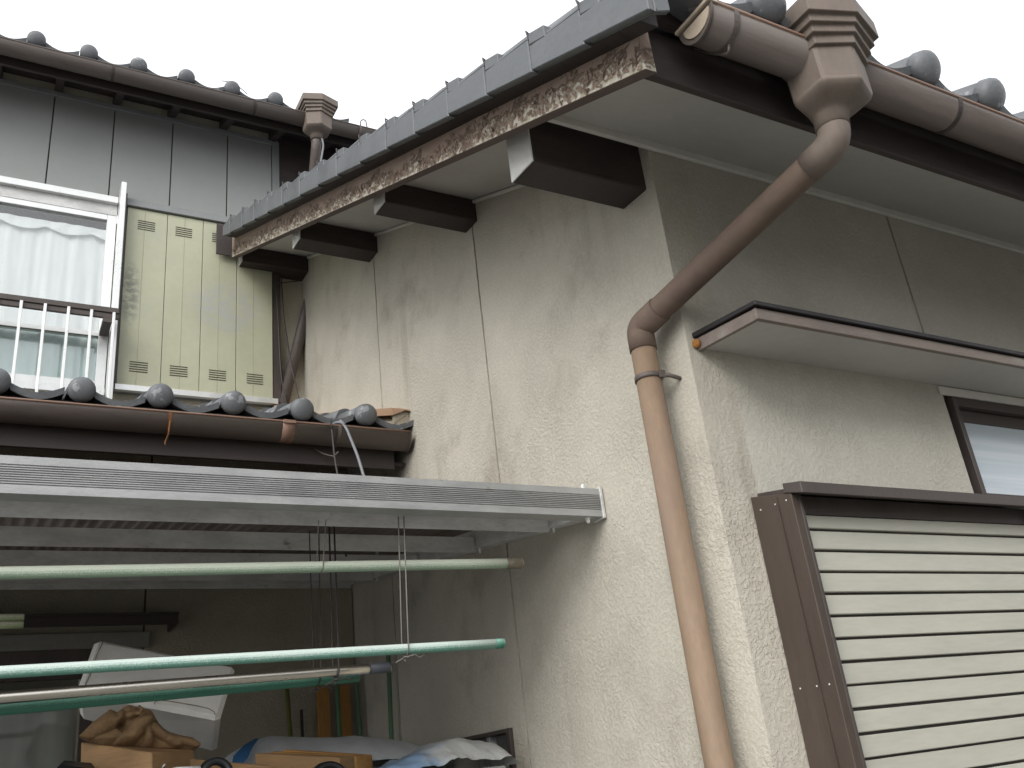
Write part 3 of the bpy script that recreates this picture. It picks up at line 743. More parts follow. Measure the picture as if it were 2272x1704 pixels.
# ---- transom window beside the awning
fw = MB()
x0, x1, z0, z1 = WIN
wf = MB()
wf.box(x0, x0 + .018, YG - .010, YG + .05, z0, z1); wf.box(x0 + .0182, x1, YG - .010, YG + .05, z1 - .026, z1); wf.box(x0 + .0182, x1, YG - .010, YG + .05, z0 - .028, z0)
win = wf.build('transom_window', M['bronze'], wing, .001)
mb = MB(); mb.box(x0 + .020, x0 + .034, YG + .012, YG + .030, z0 + .002, z1 - .028); mb.box(x0 + .0345, x1, YG + .012, YG + .030, z1 - .062, z1 - .028); mb.box(x0 + .0345, x1, YG + .012, YG + .03, z0 + .002, z0 + .014); mb.build('sash', M['bronze'], win, .001)
mb = MB(); mb.box(x0 + .034, x1, YG + .019, YG + .022, z0 + .012, z1 - .06); mb.build('pane', M['frosted'], win)
mb = MB(); mb.box(x0 - .02, x1, YG + .10, YG + .12, z0 - .02, z1 + .02); mb.build('reveal_back', M['room'], win)
mb = MB(); mb.box(2.262, 3.35, YG - .006, YG - .0012, .846, .872); mb.build('window_head_trim', M['soffit_trim'], wing, .001)

# ---- slatted shutter box on the eave wall
SB0, SB1 = 1.464, 2.345
mb = MB(); mb.hexa([(SB0, 1.336, GZ + .5), (SB0 + .022, 1.336, GZ + .5), (SB0 + .022, YG - .001, GZ + .5), (SB0, YG - .001, GZ + .5), (SB0, 1.336, .487), (SB0 + .022, 1.336, .487), (SB0 + .022, YG - .001, .514), (SB0, YG - .001, .514)])
sb = mb.build('shutter_box', M['bronze_side'], wing, .0015, label='shutter box with cream horizontal slats in a brown frame')
mb = MB(); mb.box(SB0 - .0035, SB0 - .0005, 1.375, 1.379, GZ + .5, .49); mb.build('side_seam', M['bronze_side'], sb)
mb = MB(); mb.box(SB0 + .0225, SB0 + .032, 1.337, 1.372, GZ + .5, .486); mb.build('front_jamb', M['bronze'], sb, .0012)
mb = MB(); mb.hexa([(SB0 - .002, 1.302, .478), (SB1 + .03, 1.302, .478), (SB1 + .03, 1.352, .492), (SB0 - .002, 1.352, .492), (SB0 - .002, 1.302, .503), (SB1 + .03, 1.302, .503), (SB1 + .03, 1.352, .5135), (SB0 - .002, 1.352, .5135)])
mb.hexa([(SB0 + .023, 1.3525, .494), (SB1 + .03, 1.3525, .494), (SB1 + .03, YG - .001, .512), (SB0 + .023, YG - .001, .512), (SB0 + .023, 1.3525, .506), (SB1 + .03, 1.3525, .506), (SB1 + .03, YG - .001, .524), (SB0 + .023, YG - .001, .524)])
mb.build('head_cap', M['bronze'], sb, .0015)
mb = MB(); mb.box(SB0 + .0325, SB1, 1.362, 1.378, .451, .492); mb.build('head_rail', M['bronze'], sb, .001)
mb = MB(); mb.box(SB1, SB1 + .03, 1.336, YG - .001, GZ + .5, .490); mb.build('front_jamb', M['bronze'], sb, .0012)
mb = MB(); mb.box(SB0 + .0325, SB1 - .0005, 1.3738, 1.3838, GZ + .5, .45); mb.build('backing_sheet', M['slat_gap'], sb)
PITCH = .0458; ztop = .4515; sx0, sx1 = SB0 + .0335, SB1 - .001
ztops = [.4515, .4175]
first = None
k = 0; zt = .4495
while zt > GZ + .55:
    zb_ = (.4205 if k == 0 else zt - PITCH + .0056)
    mb = MB(); mb.hexa([(sx0, 1.3605, zb_), (sx1, 1.3605, zb_), (sx1, 1.373, zb_), (sx0, 1.373, zb_), (sx0, 1.3635, zt), (sx1, 1.3635, zt), (sx1, 1.373, zt), (sx0, 1.373, zt)])
    if k < 2 or first is None:
        s_ = mb.build('slat', M['slat'], sb, .0015)
        if k == 1: first = s_; zf = zt
    else:
        d_ = dup(first, sb, (0, rnd.uniform(-.0009, .0006), zt - zf + rnd.uniform(-.0006, .0006))); d_.rotation_euler = (rnd.uniform(-.02, .02), rnd.uniform(-.0012, .0012), 0)
    zt = zb_ - .0056; k += 1
for z in (.475, .10, -.28):
    mb = MB()
    for y in (1.352, 1.385, 1.43): mb.rings([[(SB0 - d, y + .0022 * q * math.cos(a), z + .008 * (y - 1.3) * 10 * .3 + .0022 * q * math.sin(a)) for a in [2 * math.pi * t / 8 for t in range(8)]] for d, q in ((0, 1), (.0015, .7))], True)
    mb.build('rivets', M['white_alu'], sb)

# ---- window low in the gable wall
wg = MB(); y0, y1, zt = GW
wg.box(XG - .012, XG + .06, y0, y0 + .022, -.85, zt); wg.box(XG - .012, XG + .06, y1 - .022, y1, -.85, zt); wg.box(XG - .012, XG + .06, y0 + .0222, y1 - .0222, zt - .012, zt); wg.box(XG - .012, XG + .06, y0 + .0222, y1 - .0222, -.85, -.83)
gwin = wg.build('gable_window', M['bronze'], wing, .001)
mb = MB()
for y in (2.655, 2.765): mb.box(XG + .006, XG + .03, y - .010, y + .010, -.83, zt - .0122)
mb.build('sash_stile', M['alu'], gwin, .001)
mb = MB(); mb.box(XG + .016, XG + .019, y0 + .0225, y1 - .0225, -.83, zt - .0125); mb.build('pane', M['glass'], gwin)
mb = MB(); mb.box(XG + .06, XG + .065, y0 + .024, 2.66, -.6, .055); mb.build('inner_panel', M['blind'], gwin)
mb = MB(); mb.box(XG + .10, XG + .118, y0 - .02, y1 + .02, -.87, zt + .02); mb.build('reveal_back', M['room'], gwin)

# mud nest beside the awning
mb = MB(); rnd = random.Random(5)
rg = []
for i in range(9):
    th = math.pi * i / 8
    rg.append([(1.393 + .0095 * math.sin(th) * math.cos(a) * (1 + .3 * noise.noise((a, th, 2))), 1.446 + .010 * math.sin(th) * math.sin(a) * (1 + .3 * noise.noise((a, th, 5))), .883 + .0115 * math.cos(th)) for a in [2 * math.pi * q / 12 for q in range(12)]])
mb.rings(rg, True)
mb.build('insect_nest', M['nest'], None, label='small orange clay nest stuck at the wall end of the awning', cat='insect nest')

# ================================================================== two-storey main house
main = thing('main_house', 'two storey house with grey siding, pale green shutter boards and two brown gutters', 'house', (-.4, 4.6, GZ))
YM = 4.388                                # upper stucco face
YS = 4.37                                # siding face
mb = MB(); mb.box(-2.6, -.31, YM, YM + .15, 1.35, 2.66); mb.box(.44, 3.9, YM, YM + .15, 1.35, 2.66); mb.box(-.3095, .4395, YM, YM + .15, 1.35, 1.86); mb.build('upper_wall', M['stucco_main'], main)
mb = MB(); mb.box(-2.6, -.31, YM, YM + .15, 2.6605, 3.75); mb.box(.44, 3.9, YM, YM + .15, 2.6605, 3.75); mb.box(-.3095, .4395, YM, YM + .15, 3.0, 3.75); mb.build('upper_wall', M['stucco_main'], main)
# siding boards
SJ = [-1.76, -1.46, -1.16, -.86, -.56, -.245, .055, .350, .651, .951, 1.205]
for a, b in zip(SJ, SJ[1:]):
    mb = MB()
    z0 = 2.90 if (b > -.2 and a < .43) else (2.96 if a > .4 else 2.90)
    mb.box(a + .003, b - .003, YS, YM - .0005, z0, 3.563); mb.build('siding_board', M['siding'], main, bevel=.002)
mb = MB(); mb.box(-1.76, 1.205, YS + .012, YM - .001, 2.905, 3.56); mb.build('siding_backing', M['slot'], main)
mb = MB(); mb.box(1.2055, 1.247, YS - .004, YM - .0005, 2.60, 3.590); mb.build('siding_corner_trim', M['siding_trim'], main, .001)
mb = MB(); mb.box(-2.6, 1.205, YS - .008, YM - .0005, 3.5632, 3.591); mb.build('siding_top_trim', M['siding_trim'], main, .001)
# dark strip between siding and wing roof
mb = MB(); mb.box(1.2475, 3.9, YM - .014, YM - .0005, 2.86, 3.72); mb.build('dark_wall_strip', M['dark_wood'], main)

# upper eave
mb = MB(); mb.box(-2.6, 1.75, 4.122, 4.138, 3.485, 3.585); mb.build('fascia_board', M['fascia'], main, .001)
ES = .45
mb = MB(); mb.sbox(-2.6, 1.75, 4.139, 4.70, 3.545 - ES * 4.139, 3.557 - ES * 4.139, ES); mb.build('soffit_board', M['fascia'], main)
rx = .070; raf = None
for i in range(-8, 7):
    x = rx + i * .285
    if raf is None:
        mb = MB(); mb.sbox(x - .02, x + .02, 4.1385, 4.42, 3.492 - ES * 4.139, 3.5445 - ES * 4.139, ES); raf = mb.build('rafter', M['dark_wood'], main, .0015); x_raf = x
    else: dup(raf, main, (x - x_raf, 0, 0))
mb = MB(); mb.sbox(-2.6, 1.75, 4.06, 5.4, 3.550 - ES * 4.06, 3.562 - ES * 4.06, ES); mb.build('roof_deck', M['fascia'], main)
UW = .2385
ugut = gutter(main, -2.6, 1.735, 4.048, 3.540, .047, 'gutter', [(.300, 'fascia', None), (1.62, 'gutter', None), (1.02, 'fascia', None), (-.55, 'fascia', None)], endcap_right=True)
uh, uny = hopper(main, 1.368, 3.915, 3.553)
D1 = Vector((1.368, uny, 3.37)); D2 = Vector((1.405, 4.350, 3.0)); D3 = Vector((1.452, 4.354, 2.76)); D4 = Vector((1.222, 4.354, 1.79))
mb = MB(); mb.tube(smooth_path([(1.368, uny, 3.43), D1, D2, D3, D4], .05), .0290, 16); mb.build('downpipe', M['gutter'], main, label='dark brown downpipe slanting behind the wing roof')
mb = MB(); mb.tube(smooth_path([(1.39, uny - .03, 3.395), (1.400, uny - .028, 3.36), (1.375, 4.05, 3.17), (1.33, 4.08, 3.0), (1.31, 4.09, 2.86)], .03), .0055, 8); mb.build('lead_cable', M['wire_grey'], main)
tile_field(main, 1.255 + 0.12, 17, -UW, 4.050, 3.602, ES, 4, .2265)
mb = MB(); mb.tube([(1.07, 4.05, 3.625), (1.13, 4.04, 3.622), (1.16, 4.04, 3.606), (1.20, 4.04, 3.60), (1.235, 4.04, 3.583), (1.25, 4.04, 3.570)], .0022, 5)
mb = MB(); mb.tube([(.840, 4.03, 3.642), (.872, 4.02, 3.638), (.905, 4.02, 3.624), (.935, 4.02, 3.618), (.962, 4.02, 3.598), (.975, 4.02, 3.585)], .0022, 5); mb.build('loose_wire', M['wire_dark'], main)
mb = MB(); mb.tube(smooth_path([(1.632, 4.03, 3.54), (1.632, 4.03, 3.612), (1.665, 4.03, 3.625), (1.675, 4.03, 3.54)], .02), .003, 6); mb.build('wire_clip', M['wire_dark'], main)

# upper window
mb = MB()
mb.box(-.31, .395, 4.325, YM + .05, 2.934, 2.972); uw = mb.build('upper_window', M['white_alu'], main, .0015)
mb = MB(); mb.box(-.31, .395, 4.350, YM + .05, 2.872, 2.9335); mb.build('window_head', M['alu_dirty'], uw)
mb = MB(); mb.box(-.31, .350, 4.352, 4.385, 2.840, 2.8715); mb.box(.351, .395, 4.352, 4.40, 1.90, 2.8715); mb.box(-.31, .3505, 4.352, 4.385, 1.895, 1.935); mb.box(-.31, .3505, 4.352, 4.385, 2.172, 2.196); mb.box(-.31, .395, 4.335, 4.40, 1.858, 1.8945)
mb.build('window_frame', M['white_alu'], uw, .0015)
mb = MB(); mb.box(-.31, .3505, 4.3505, 4.3515, 2.1655, 2.1718); mb.build('glazing_bead', M['slot'], uw)
mb = MB(); mb.box(-.31, .3505, 4.366, 4.370, 2.197, 2.839); mb.build('pane', M['glass'], uw)
mb = MB(); mb.box(-.31, .3505, 4.366, 4.370, 1.936, 2.1715); mb.build('pane', M['glass_lower'], uw)
def curtain_fn(x0, x1, z0, z1, y, amp, waves, seed, swag=0):
    def f(u, v):
        x = x0 + (x1 - x0) * u; z = z0 + (z1 - z0) * v
        a = noise.noise((u * waves, seed, v * .6)) + .5 * noise.noise((u * waves * 2.3, seed + 4, v * .9))
        top = 0
        return (x, y + amp * a, z)
    return f
mb = MB(); mb.grid(90, 16, curtain_fn(-.30, .36, 1.88, 2.78, 4.41, .018, 9, 1.3))
cu = mb.build('curtain', M['curtain'], None, fix=False, label='white curtain hanging inside the upper floor window', cat='curtain')
mb = MB()
def scal(u, v):
    x = -.30 + .66 * u
    top = 2.80; dropk = .035 + .028 * abs(math.sin(u * math.pi * 3.2 + .5))
    return (x, 4.388 + .008 * noise.noise((u * 14, 3.3, v)), top - (1 - v) * dropk)
mb.grid(60, 3, scal); mb.build('valance', M['curtain'], cu, fix=False)
mb = MB(); mb.box(-.34, .44, 4.62, 4.64, 1.8, 3.0); mb.build('room_backing', M['room'], uw)
mb = MB(); mb.box(.398, .424, 4.262, 4.350, 1.80, 3.030); mb.build('window_post', M['white_alu'], uw, .002)
mb = MB(); mb.box(.4245, .434, 4.30, 4.352, 1.86, 2.99); mb.build('window_post_edge', M['bronze'], uw, .001)
# balustrade
mb = MB(); mb.box(-.9, .420, 4.185, 4.215, 2.222, 2.249); mb.box(-.9, .420, 4.192, 4.208, 2.195, 2.2215)
ba = mb.build('balcony_rail', M['bronze'], main, .0015)
for i in range(-8, 5):
    x = .009 + i * .0972
    mb = MB(); mb.box(x - .0065, x + .0065, 4.176, 4.189, 1.74, 2.2215); mb.build('rail_bar', M['white_alu'], ba, .0015)
mb = MB(); mb.box(-.9, .42, 4.19, 4.21, 1.715, 1.742); mb.build('lower_rail', M['bronze'], ba, .001)
mb = MB(); mb.box(.352, .392, 4.19, 4.345, 2.172, 2.194); mb.build('rail_bracket', M['bronze'], ba)
# green shutter box with vertical boards and vent slots
BX = [.441, .640, .822, 1.001, 1.192]
shx = MB(); shx.box(.436, 1.1925, 4.345, YM - .001, 1.895, 2.93)
gs = shx.build('upper_shutter_box', M['siding_trim'], main, label='shutter box faced with pale green vertical boards')
for a, b in zip(BX, BX[1:]):
    mb = MB(); mb.box(a + .0015, b - .0015, 4.331, 4.3445, 1.918, 2.926); mb.box(a + .085, a + .088, 4.3300, 4.3309, 1.918, 2.926); bd = mb.build('shutter_board', M['green_panel'], gs, bevel=.0012)
for x in (.495, .681, .868, 1.056):
    for z in (2.803, 1.993):
        mb = MB()
        for i in range(5): mb.box(x, x + .084, 4.3290, 4.3300, z + i * .0125, z + i * .0125 + .0042)
        mb.build('vent_slots', M['slot'], gs)
mb = MB(); mb.box(.436, 1.245, 4.315, YM - .001, 2.930, 2.955); mb.box(.436, 1.245, 4.322, YM - .001, 2.9555, 2.975); mb.build('box_cap', M['siding_trim'], gs, .001)
mb = MB(); mb.box(.436, 1.215, 4.318, 4.3445, 1.888, 1.9175); mb.build('bottom_rail', M['white_alu'], gs, .001)
mb = MB(); mb.box(1.193, 1.236, 4.336, YM - .001, 1.85, 2.9295); mb.build('box_side_trim', M['bronze'], gs, .001)
mb = MB(); mb.box(1.19, 1.24, 4.30, 4.36, 1.835, 1.872); mb.build('wood_packer', M['wood_tan'], main, .002)

# ground-floor roof
LY = 3.02; LS = .325
mb = MB(); mb.box(-2.2, 1.318, 3.10, 3.116, 1.128, 1.27); mb.build('fascia_board', M['fascia'], main, .001)
mb = MB(); mb.sbox(-2.2, XG - .002, 3.117, 3.765, 1.150 - .42 * 3.117, 1.162 - .42 * 3.117, .42); mb.build('soffit_board', M['fascia'], main)
mb = MB(); mb.sbox(-2.2, 1.345, 3.04, 4.475, 1.258 - LS * 3.04, 1.272 - LS * 3.04, LS); mb.build('roof_deck', M['fascia'], main)
gutter(main, -2.2, 1.350, 3.052, 1.246, .052, 'gutter_lip', [(.480, 'rust', [(.48, 3.0, 1.215), (.478, 3.01, 1.17), (.472, 3.03, 1.15), (.470, 3.02, 1.135)]), (1.07, 'gutter', [(1.00, 3.09, 1.185), (1.03, 3.07, 1.16), (1.06, 3.05, 1.145), (1.072, 3.03, 1.158)]), (-.5, 'rust', None)], endcap_right=True)
mb = MB(); n = 14; ang = [math.pi + math.pi * i / n for i in range(n + 1)]
mb.prism([(3.052 + .0545 * math.cos(a), 1.246 + .0585 * math.sin(a)) for a in ang] + [(3.052 + .0522 * math.cos(a), 1.246 + .0565 * math.sin(a)) for a in ang[::-1]], .86, .905, 'x', True)
mb.box(.86, .905, 2.992, 3.002, 1.240, 1.252); mb.build('gutter_joint_sleeve', M['gutter_lip'], main)
tile_field(main, 1.178, 13, -.2432, LY, 1.291, LS, 6, .2265)
# metal flashing where the roof dies into the gable wall
FS = .373; f0 = 1.371 - FS * 3.079
mb = MB(); mb.sbox(XG - .070, XG - .0012, 3.045, 4.38, f0 - .002, f0 + .0008, FS); mb.sbox(XG - .0735, XG - .0705, 3.045, 4.38, f0 - .030, f0 + .0008, FS)
mb.add([(XG - .0735, 3.045, f0 + FS * 3.045 - .03), (XG - .02, 3.040, f0 + FS * 3.04 - .004), (XG - .002, 3.03, f0 + FS * 3.04 - .012), (XG - .002, 3.045, f0 + FS * 3.045), (XG - .0735, 3.045, f0 + FS * 3.045)], [(0, 1, 3, 4), (1, 2, 3)])
mb.build('roof_flashing', M['flash'], main)
mb = MB(); mb.grid(10, 14, lambda u, v: (XG - .072 + .071 * u + .004 * noise.noise((u * 6, v * 9, 1)), 3.05 + 1.3 * v, f0 + FS * (3.05 + 1.3 * v) - .012 - .055 * (1 - u) + .005 * noise.noise((u * 5, v * 20, 4))))
mb.box(XG - .065, XG - .003, 3.052, 3.07, 1.29, 1.352); mb.build('mortar_bed', M['mortar'], main)

# ground-floor wall under that roof
YW = 3.765
WH = (-1.5, .335, .56)
gx = [-2.2, -1.29, -.38, .538, XG - .001]
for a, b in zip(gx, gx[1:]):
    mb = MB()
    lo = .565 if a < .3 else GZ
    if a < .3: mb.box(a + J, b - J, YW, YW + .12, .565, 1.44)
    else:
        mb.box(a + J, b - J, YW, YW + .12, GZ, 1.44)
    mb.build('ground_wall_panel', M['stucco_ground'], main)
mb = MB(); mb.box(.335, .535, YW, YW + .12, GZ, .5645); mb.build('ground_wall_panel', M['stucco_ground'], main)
mb = MB(); mb.box(.532, .544, YW + .008, YW + .05, GZ, 1.43); mb.build('joint_strip', M['joint'], main)
mb = MB(); mb.hexa([(-1.6, 3.60, .690), (.635, 3.60, .690), (.635, YW - .001, .700), (-1.6, YW - .001, .700), (-1.6, 3.60, .700), (.635, 3.60, .700), (.635, YW - .001, .714), (-1.6, YW - .001, .714)])
hood = mb.build('window_hood', M['fascia'], main, .001)
mb = MB(); mb.box(-1.6, .632, 3.60, 3.61, .655, .6895); mb.box(.622, .632, 3.6105, YW - .001, .655, .6895); mb.build('hood_front', M['fascia'], hood, .001)
mb = MB(); mb.box(-1.6, .556, YW - .03, YW - .001, .600, .6545); mb.build('window_head_trim', M['dim_trim'], main, .001)
mb = MB(); mb.box(-1.55, .36, YW - .02, YW + .03, .545, .5995); mb.box(.336, .375, YW - .022, YW + .03, GZ + .4, .5445); mb.box(-1.55, .3355, YW - .005, YW + .03, .500, .5445)
gwf = mb.build('ground_window', M['bronze'], main, .001)
mb = MB(); mb.box(-1.55, .3355, YW + .012, YW + .016, GZ + .4, .4995); mb.build('pane', M['glass_dim'], gwf)
mb = MB(); mb.grid(90, 8, curtain_fn(-1.5, .33, GZ + .45, .40, YW + .05, .028, 26, 7.7)); mb.build('curtain', M['curtain_dim'], None, fix=False, label='dim grey curtain behind the ground floor window', cat='curtain')
mb = MB(); mb.box(-1.56, .36, YW + .3, YW + .32, GZ + .3, .62); mb.build('room_backing', M['room'], gwf)

# cables
mb = MB(); mb.tube(smooth_path([(1.205, 4.30, 2.60), (1.215, 4.30, 2.30), (1.225, 4.295, 2.00), (1.25, 4.25, 1.80)], .1), .0035, 6); mb.build('cable', M['wire_dark'], main)
mb = MB(); mb.tube(smooth_path([(1.235, 4.31, 2.64), (1.245, 4.31, 2.38), (1.29, 4.30, 2.05), (1.33, 4.26, 1.80)], .1), .0035, 6); mb.build('cable', M['wire_dark'], main)
mb = MB(); mb.tube([(1.215, 4.32, 2.600), (1.34, 4.33, 2.645)], .003, 6); mb.build('cable', M['wire_dark'], main)
c1 = thing('hanging_cable', 'thick grey cable hooked over the lower brown gutter beside the wing', 'cable', (1.10, 2.9, .66), 'cables hooked over the gutter')
mb = MB(); mb.tube(smooth_path([(1.045, 3.06, 1.262), (1.07, 3.0, 1.268), (1.085, 2.985, 1.245), (1.118, 2.96, 1.12), (1.140, 2.93, .98), (1.15, 2.9, .80), (1.15, 2.9, .745)], .03), .0055, 8); mb.build('cable_sheath', M['wire_grey'], c1)
c2 = thing('hanging_cable', 'thin dark cable hanging straight from the lower brown gutter', 'cable', (1.03, 2.9, .66), 'cables hooked over the gutter')
mb = MB(); mb.tube(smooth_path([(1.04, 3.05, 1.258), (1.035, 2.995, 1.256), (1.035, 2.99, 1.235), (1.038, 2.98, 1.12), (1.045, 2.95, .98), (1.05, 2.93, .80), (1.05, 2.93, .745)], .03), .0036, 8); mb.build('cable_sheath', M['wire_dark'], c2)

# ================================================================== aluminium patio roof
pg = thing('patio_roof', 'aluminium patio roof frame with stained rafters and grimy corrugated sheet', 'patio roof', (0, 2.7, GZ))
PX0 = -1.9
# ribbed front beam
pr = [(1.872, .588), (1.872, .603)]
for i in range(9):
    z = .605 + i * .0047; pr += [(1.872, z), (1.8752, z + .0006), (1.8752, z + .0024), (1.872, z + .003)]
pr += [(1.872, .662), (1.915, .664), (1.915, .586)]
mb = MB(); mb.prism(pr, PX0, XG - .012, 'x'); mb.build('front_beam', M['alu'], pg)
mb = MB(); mb.box(XG - .0115, XG - .003, 1.869, 1.92, .584, .668); mb.build('beam_end_cap', M['alu_dirty'], pg, .001)
mb = MB()
for z, s in ((.664, 1), (.588, -1)):
    mb.rings([[(XG - .048 + .0075 * q * math.cos(a), 1.889 + .0075 * q * math.sin(a), z + s * d) for a in [2 * math.pi * t / 12 for t in range(12)]] for d, q in ((0, 1.2), (.003, 1.2), (.0035, .8), (.010, .8), (.0135, .5), (.0145, .1))], True)
mb.build('bolt', M['white_alu'], pg)
RSL = .125; r0 = .597 - RSL * 1.895
mb = MB(); mb.sbox(XG - .045, XG - .001, 1.9155, 3.62, r0 - .004, r0 + .055, RSL); mb.build('wall_rail', M['alu_dirty'], pg, .001)
RY = [(2.07, .600, .655), (2.51, .655, .704), (2.95, .712, .757), (3.39, .768, .812)]
for y, zb_, zt_ in RY:
    mb = MB(); mb.box(PX0, XG - .0535, y, y + .003, zb_, zt_); mb.box(PX0, XG - .0535, y + .0032, y + .032, zt_ - .003, zt_); mb.box(PX0, XG - .0535, y + .029, y + .032, zt_ - .020, zt_ - .0032); mb.build('rafter', M['alu_dirty'], pg)
    mb = MB(); mb.rings([[(XG - .03 + .006 * q * math.cos(a), y + .012 + .006 * q * math.sin(a), r0 + RSL * (y + .01) - .004 - d) for a in [2 * math.pi * t / 10 for t in range(10)]] for d, q in ((0, 1.1), (.003, 1.1), (.004, .8), (.012, .7), (.014, .2))], True); mb.build('bolt', M['white_alu'], pg)
mb = MB(); mb.box(PX0, XG - .0535, 3.60, 3.603, .800, .850); mb.box(PX0, XG - .0535, 3.6032, 3.635, .847, .850); mb.box(PX0, XG - .0535, 3.632, 3.635, .792, .8468); mb.build('rear_rafter', M['alu_dirty'], pg, .001)
def corr(u, v):
    x = PX0 + (XG - .004 - PX0) * u; y = 1.93 + 1.70 * v
    return (x, y, .668 + .1245 * (y - 1.93) + .0075 + .0065 * math.sin(x * 2 * math.pi / .032))
mb = MB(); mb.grid(102 * 6, 6, corr); mb.build('corrugated_sheet', M['sheet'], pg, fix=False)
for x in (PX0 + .03,):
    mb = MB(); mb.box(x, x + .06, 1.876, 1.936, GZ, .587); mb.build('post', M['alu_dirty'], pg, .002)
    mb = MB(); mb.box(x, x + .06, 3.58, 3.64, GZ, .799); mb.build('post', M['alu_dirty'], pg, .002)

# ================================================================== clothes poles and their wires
def lerp(a, b, t): return tuple(a[i] + (b[i] - a[i]) * t for i in range(3))
def pole(label, a, b, r, mt, endm=None, endlen=.03, name='clothes_pole', sag=.0, grp='clothes poles hung under the patio roof', end_rad=None):
    t = thing(name, label, 'clothes pole', lerp(a, b, .5), grp)
    P = [lerp(a, b, i / 16) for i in range(17)]
    mb = MB(); mb.tube(P, r, 16); mb.build('pole_tube', M[mt], t)
    if endm:
        d = (Vector(b) - Vector(a)).normalized(); e = Vector(b)
        r2 = end_rad or r * 1.08
        mb = MB(); mb.tube([e - d * endlen, e - d * .004, e + d * .002], [r2, r2, r2 * .85], 16); mb.build('pole_cap', M[endm], t)
    return t
def ext(a, b, x):
    t = (x - b[0]) / (a[0] - b[0]); return lerp(b, a, t)
A0, A1 = (.021, 2.0, .468), (1.18, 2.0, .497)
B0, B1 = (.037, 1.95, .276), (1.077, 1.95, .293)
C0, C1 = (.046, 2.2, .262), (.890, 2.2, .284)
D0, D1 = (.050, 2.25, .243), (.825, 2.25, .270)
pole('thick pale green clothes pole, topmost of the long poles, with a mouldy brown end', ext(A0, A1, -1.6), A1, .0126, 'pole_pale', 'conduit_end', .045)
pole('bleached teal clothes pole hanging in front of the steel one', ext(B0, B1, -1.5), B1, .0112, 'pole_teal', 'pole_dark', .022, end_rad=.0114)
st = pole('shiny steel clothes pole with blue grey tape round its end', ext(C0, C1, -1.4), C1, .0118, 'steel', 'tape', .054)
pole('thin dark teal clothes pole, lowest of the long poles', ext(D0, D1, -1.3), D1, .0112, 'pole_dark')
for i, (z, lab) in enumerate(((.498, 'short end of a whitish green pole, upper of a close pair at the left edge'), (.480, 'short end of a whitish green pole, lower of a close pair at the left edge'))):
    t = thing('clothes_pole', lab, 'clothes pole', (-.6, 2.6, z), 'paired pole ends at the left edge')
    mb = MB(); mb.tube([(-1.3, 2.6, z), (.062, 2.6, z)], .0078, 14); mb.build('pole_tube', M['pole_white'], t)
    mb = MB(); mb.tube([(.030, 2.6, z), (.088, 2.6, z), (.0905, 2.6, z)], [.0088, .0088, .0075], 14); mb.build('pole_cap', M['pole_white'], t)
    mb = MB(); mb.tube([(-1.3, 2.6, z), (.0285, 2.6, z)], .0086, 14); mb.build('pole_sleeve', M['white_alu'], t)

def loop(label, x, y, ztop, zc, r, mt, wr=.0016, spread=.009, dx=.0, knot=False, ytop=None):
    """wire slung from the frame and round a pole"""
    t = thing('hanging_wire', label, 'wire', (x, y, ztop), 'wires holding the clothes poles')
    yt = y if ytop is None else ytop
    rr = r + wr
    pts = [(x - spread + dx, yt, ztop), (x - spread * .4, y + rr, zc + .02)]
    pts += [(x + (k - 4) / 4 * .002, y + rr * math.cos(math.pi * k / 8), zc - rr * math.sin(math.pi * k / 8)) for k in range(9)]
    pts += [(x + spread * .4, y - rr, zc + .02), (x + spread + dx, yt - .004, ztop)]
    mb = MB(); mb.tube(pts, wr, 6); mb.build('wire_strand', M[mt], t)
    if knot:
        mb = MB(); z = zc - rr
        mb.tube([(x - .006, y, z - .003), (x + .004, y - .006, z - .006), (x + .008, y, z - .002), (x - .002, y + .004, z - .008), (x - .004, y - .004, z - .014)], wr * 1.3, 6)
        mb.tube([(x + .004, y - .005, z - .004), (x + .018, y - .008, z - .001), (x + .03, y - .006, z - .008), (x + .042, y - .004, z - .002)], wr, 6)
        mb.tube([(x, y, z - .004), (x - .014, y - .004, z - .010), (x - .026, y, z - .016)], wr, 6)
        mb.build('wire_knot', M[mt], t)
    return t
zB = lerp(B0, B1, (.828 - .037) / 1.04)[2]; zA = lerp(A0, A1, (.654 - .021) / 1.159)[2]; zC = lerp(C0, C1, (.752 - .046) / .844)[2]; zD = lerp(D0, D1, (.722 - .05) / .775)[2]
loop('pale wire looped round the bleached teal pole', .828, 1.95, .587, zB, .0112, 'wire_pale', .0016, .006, knot=True, ytop=1.93)
loop('thin pale wire looped round the thick pale green pole', .655, 2.0, .587, zA, .0126, 'wire_pale', .0012, .008, ytop=1.98)
loop('dark strap wire looped round the steel pole', .752, 2.2, .640, zC, .0122, 'wire_dark', .0022, .006, knot=True)
loop('thin dark wire looped round the lowest dark teal pole', .722, 2.25, .640, zD, .0112, 'wire_dark', .0015, .012, knot=True)
for lab_, x, y, zt_, P0, P1, r in (('wire carrying the bleached teal pole, beyond the left edge', -.9, 1.95, .587, B0, B1, .0112), ('wire carrying the thick pale green pole, beyond the left edge', -.95, 2.0, .587, A0, A1, .0126), ('wire carrying the steel pole, beyond the left edge', -.8, 2.2, .64, C0, C1, .0122), ('wire carrying the lowest dark teal pole, beyond the left edge', -.85, 2.25, .64, D0, D1, .0112)):
    z = ext(P0, P1, x)[2]
    loop(lab_, x, y, zt_, z, r, 'wire_dark', .0016, .008)
for x in (-.7,):
    loop('wire carrying the close pair of pole ends beyond the left edge', x, 2.6, .70, .480, .0088, 'wire_dark', .0016, .012)

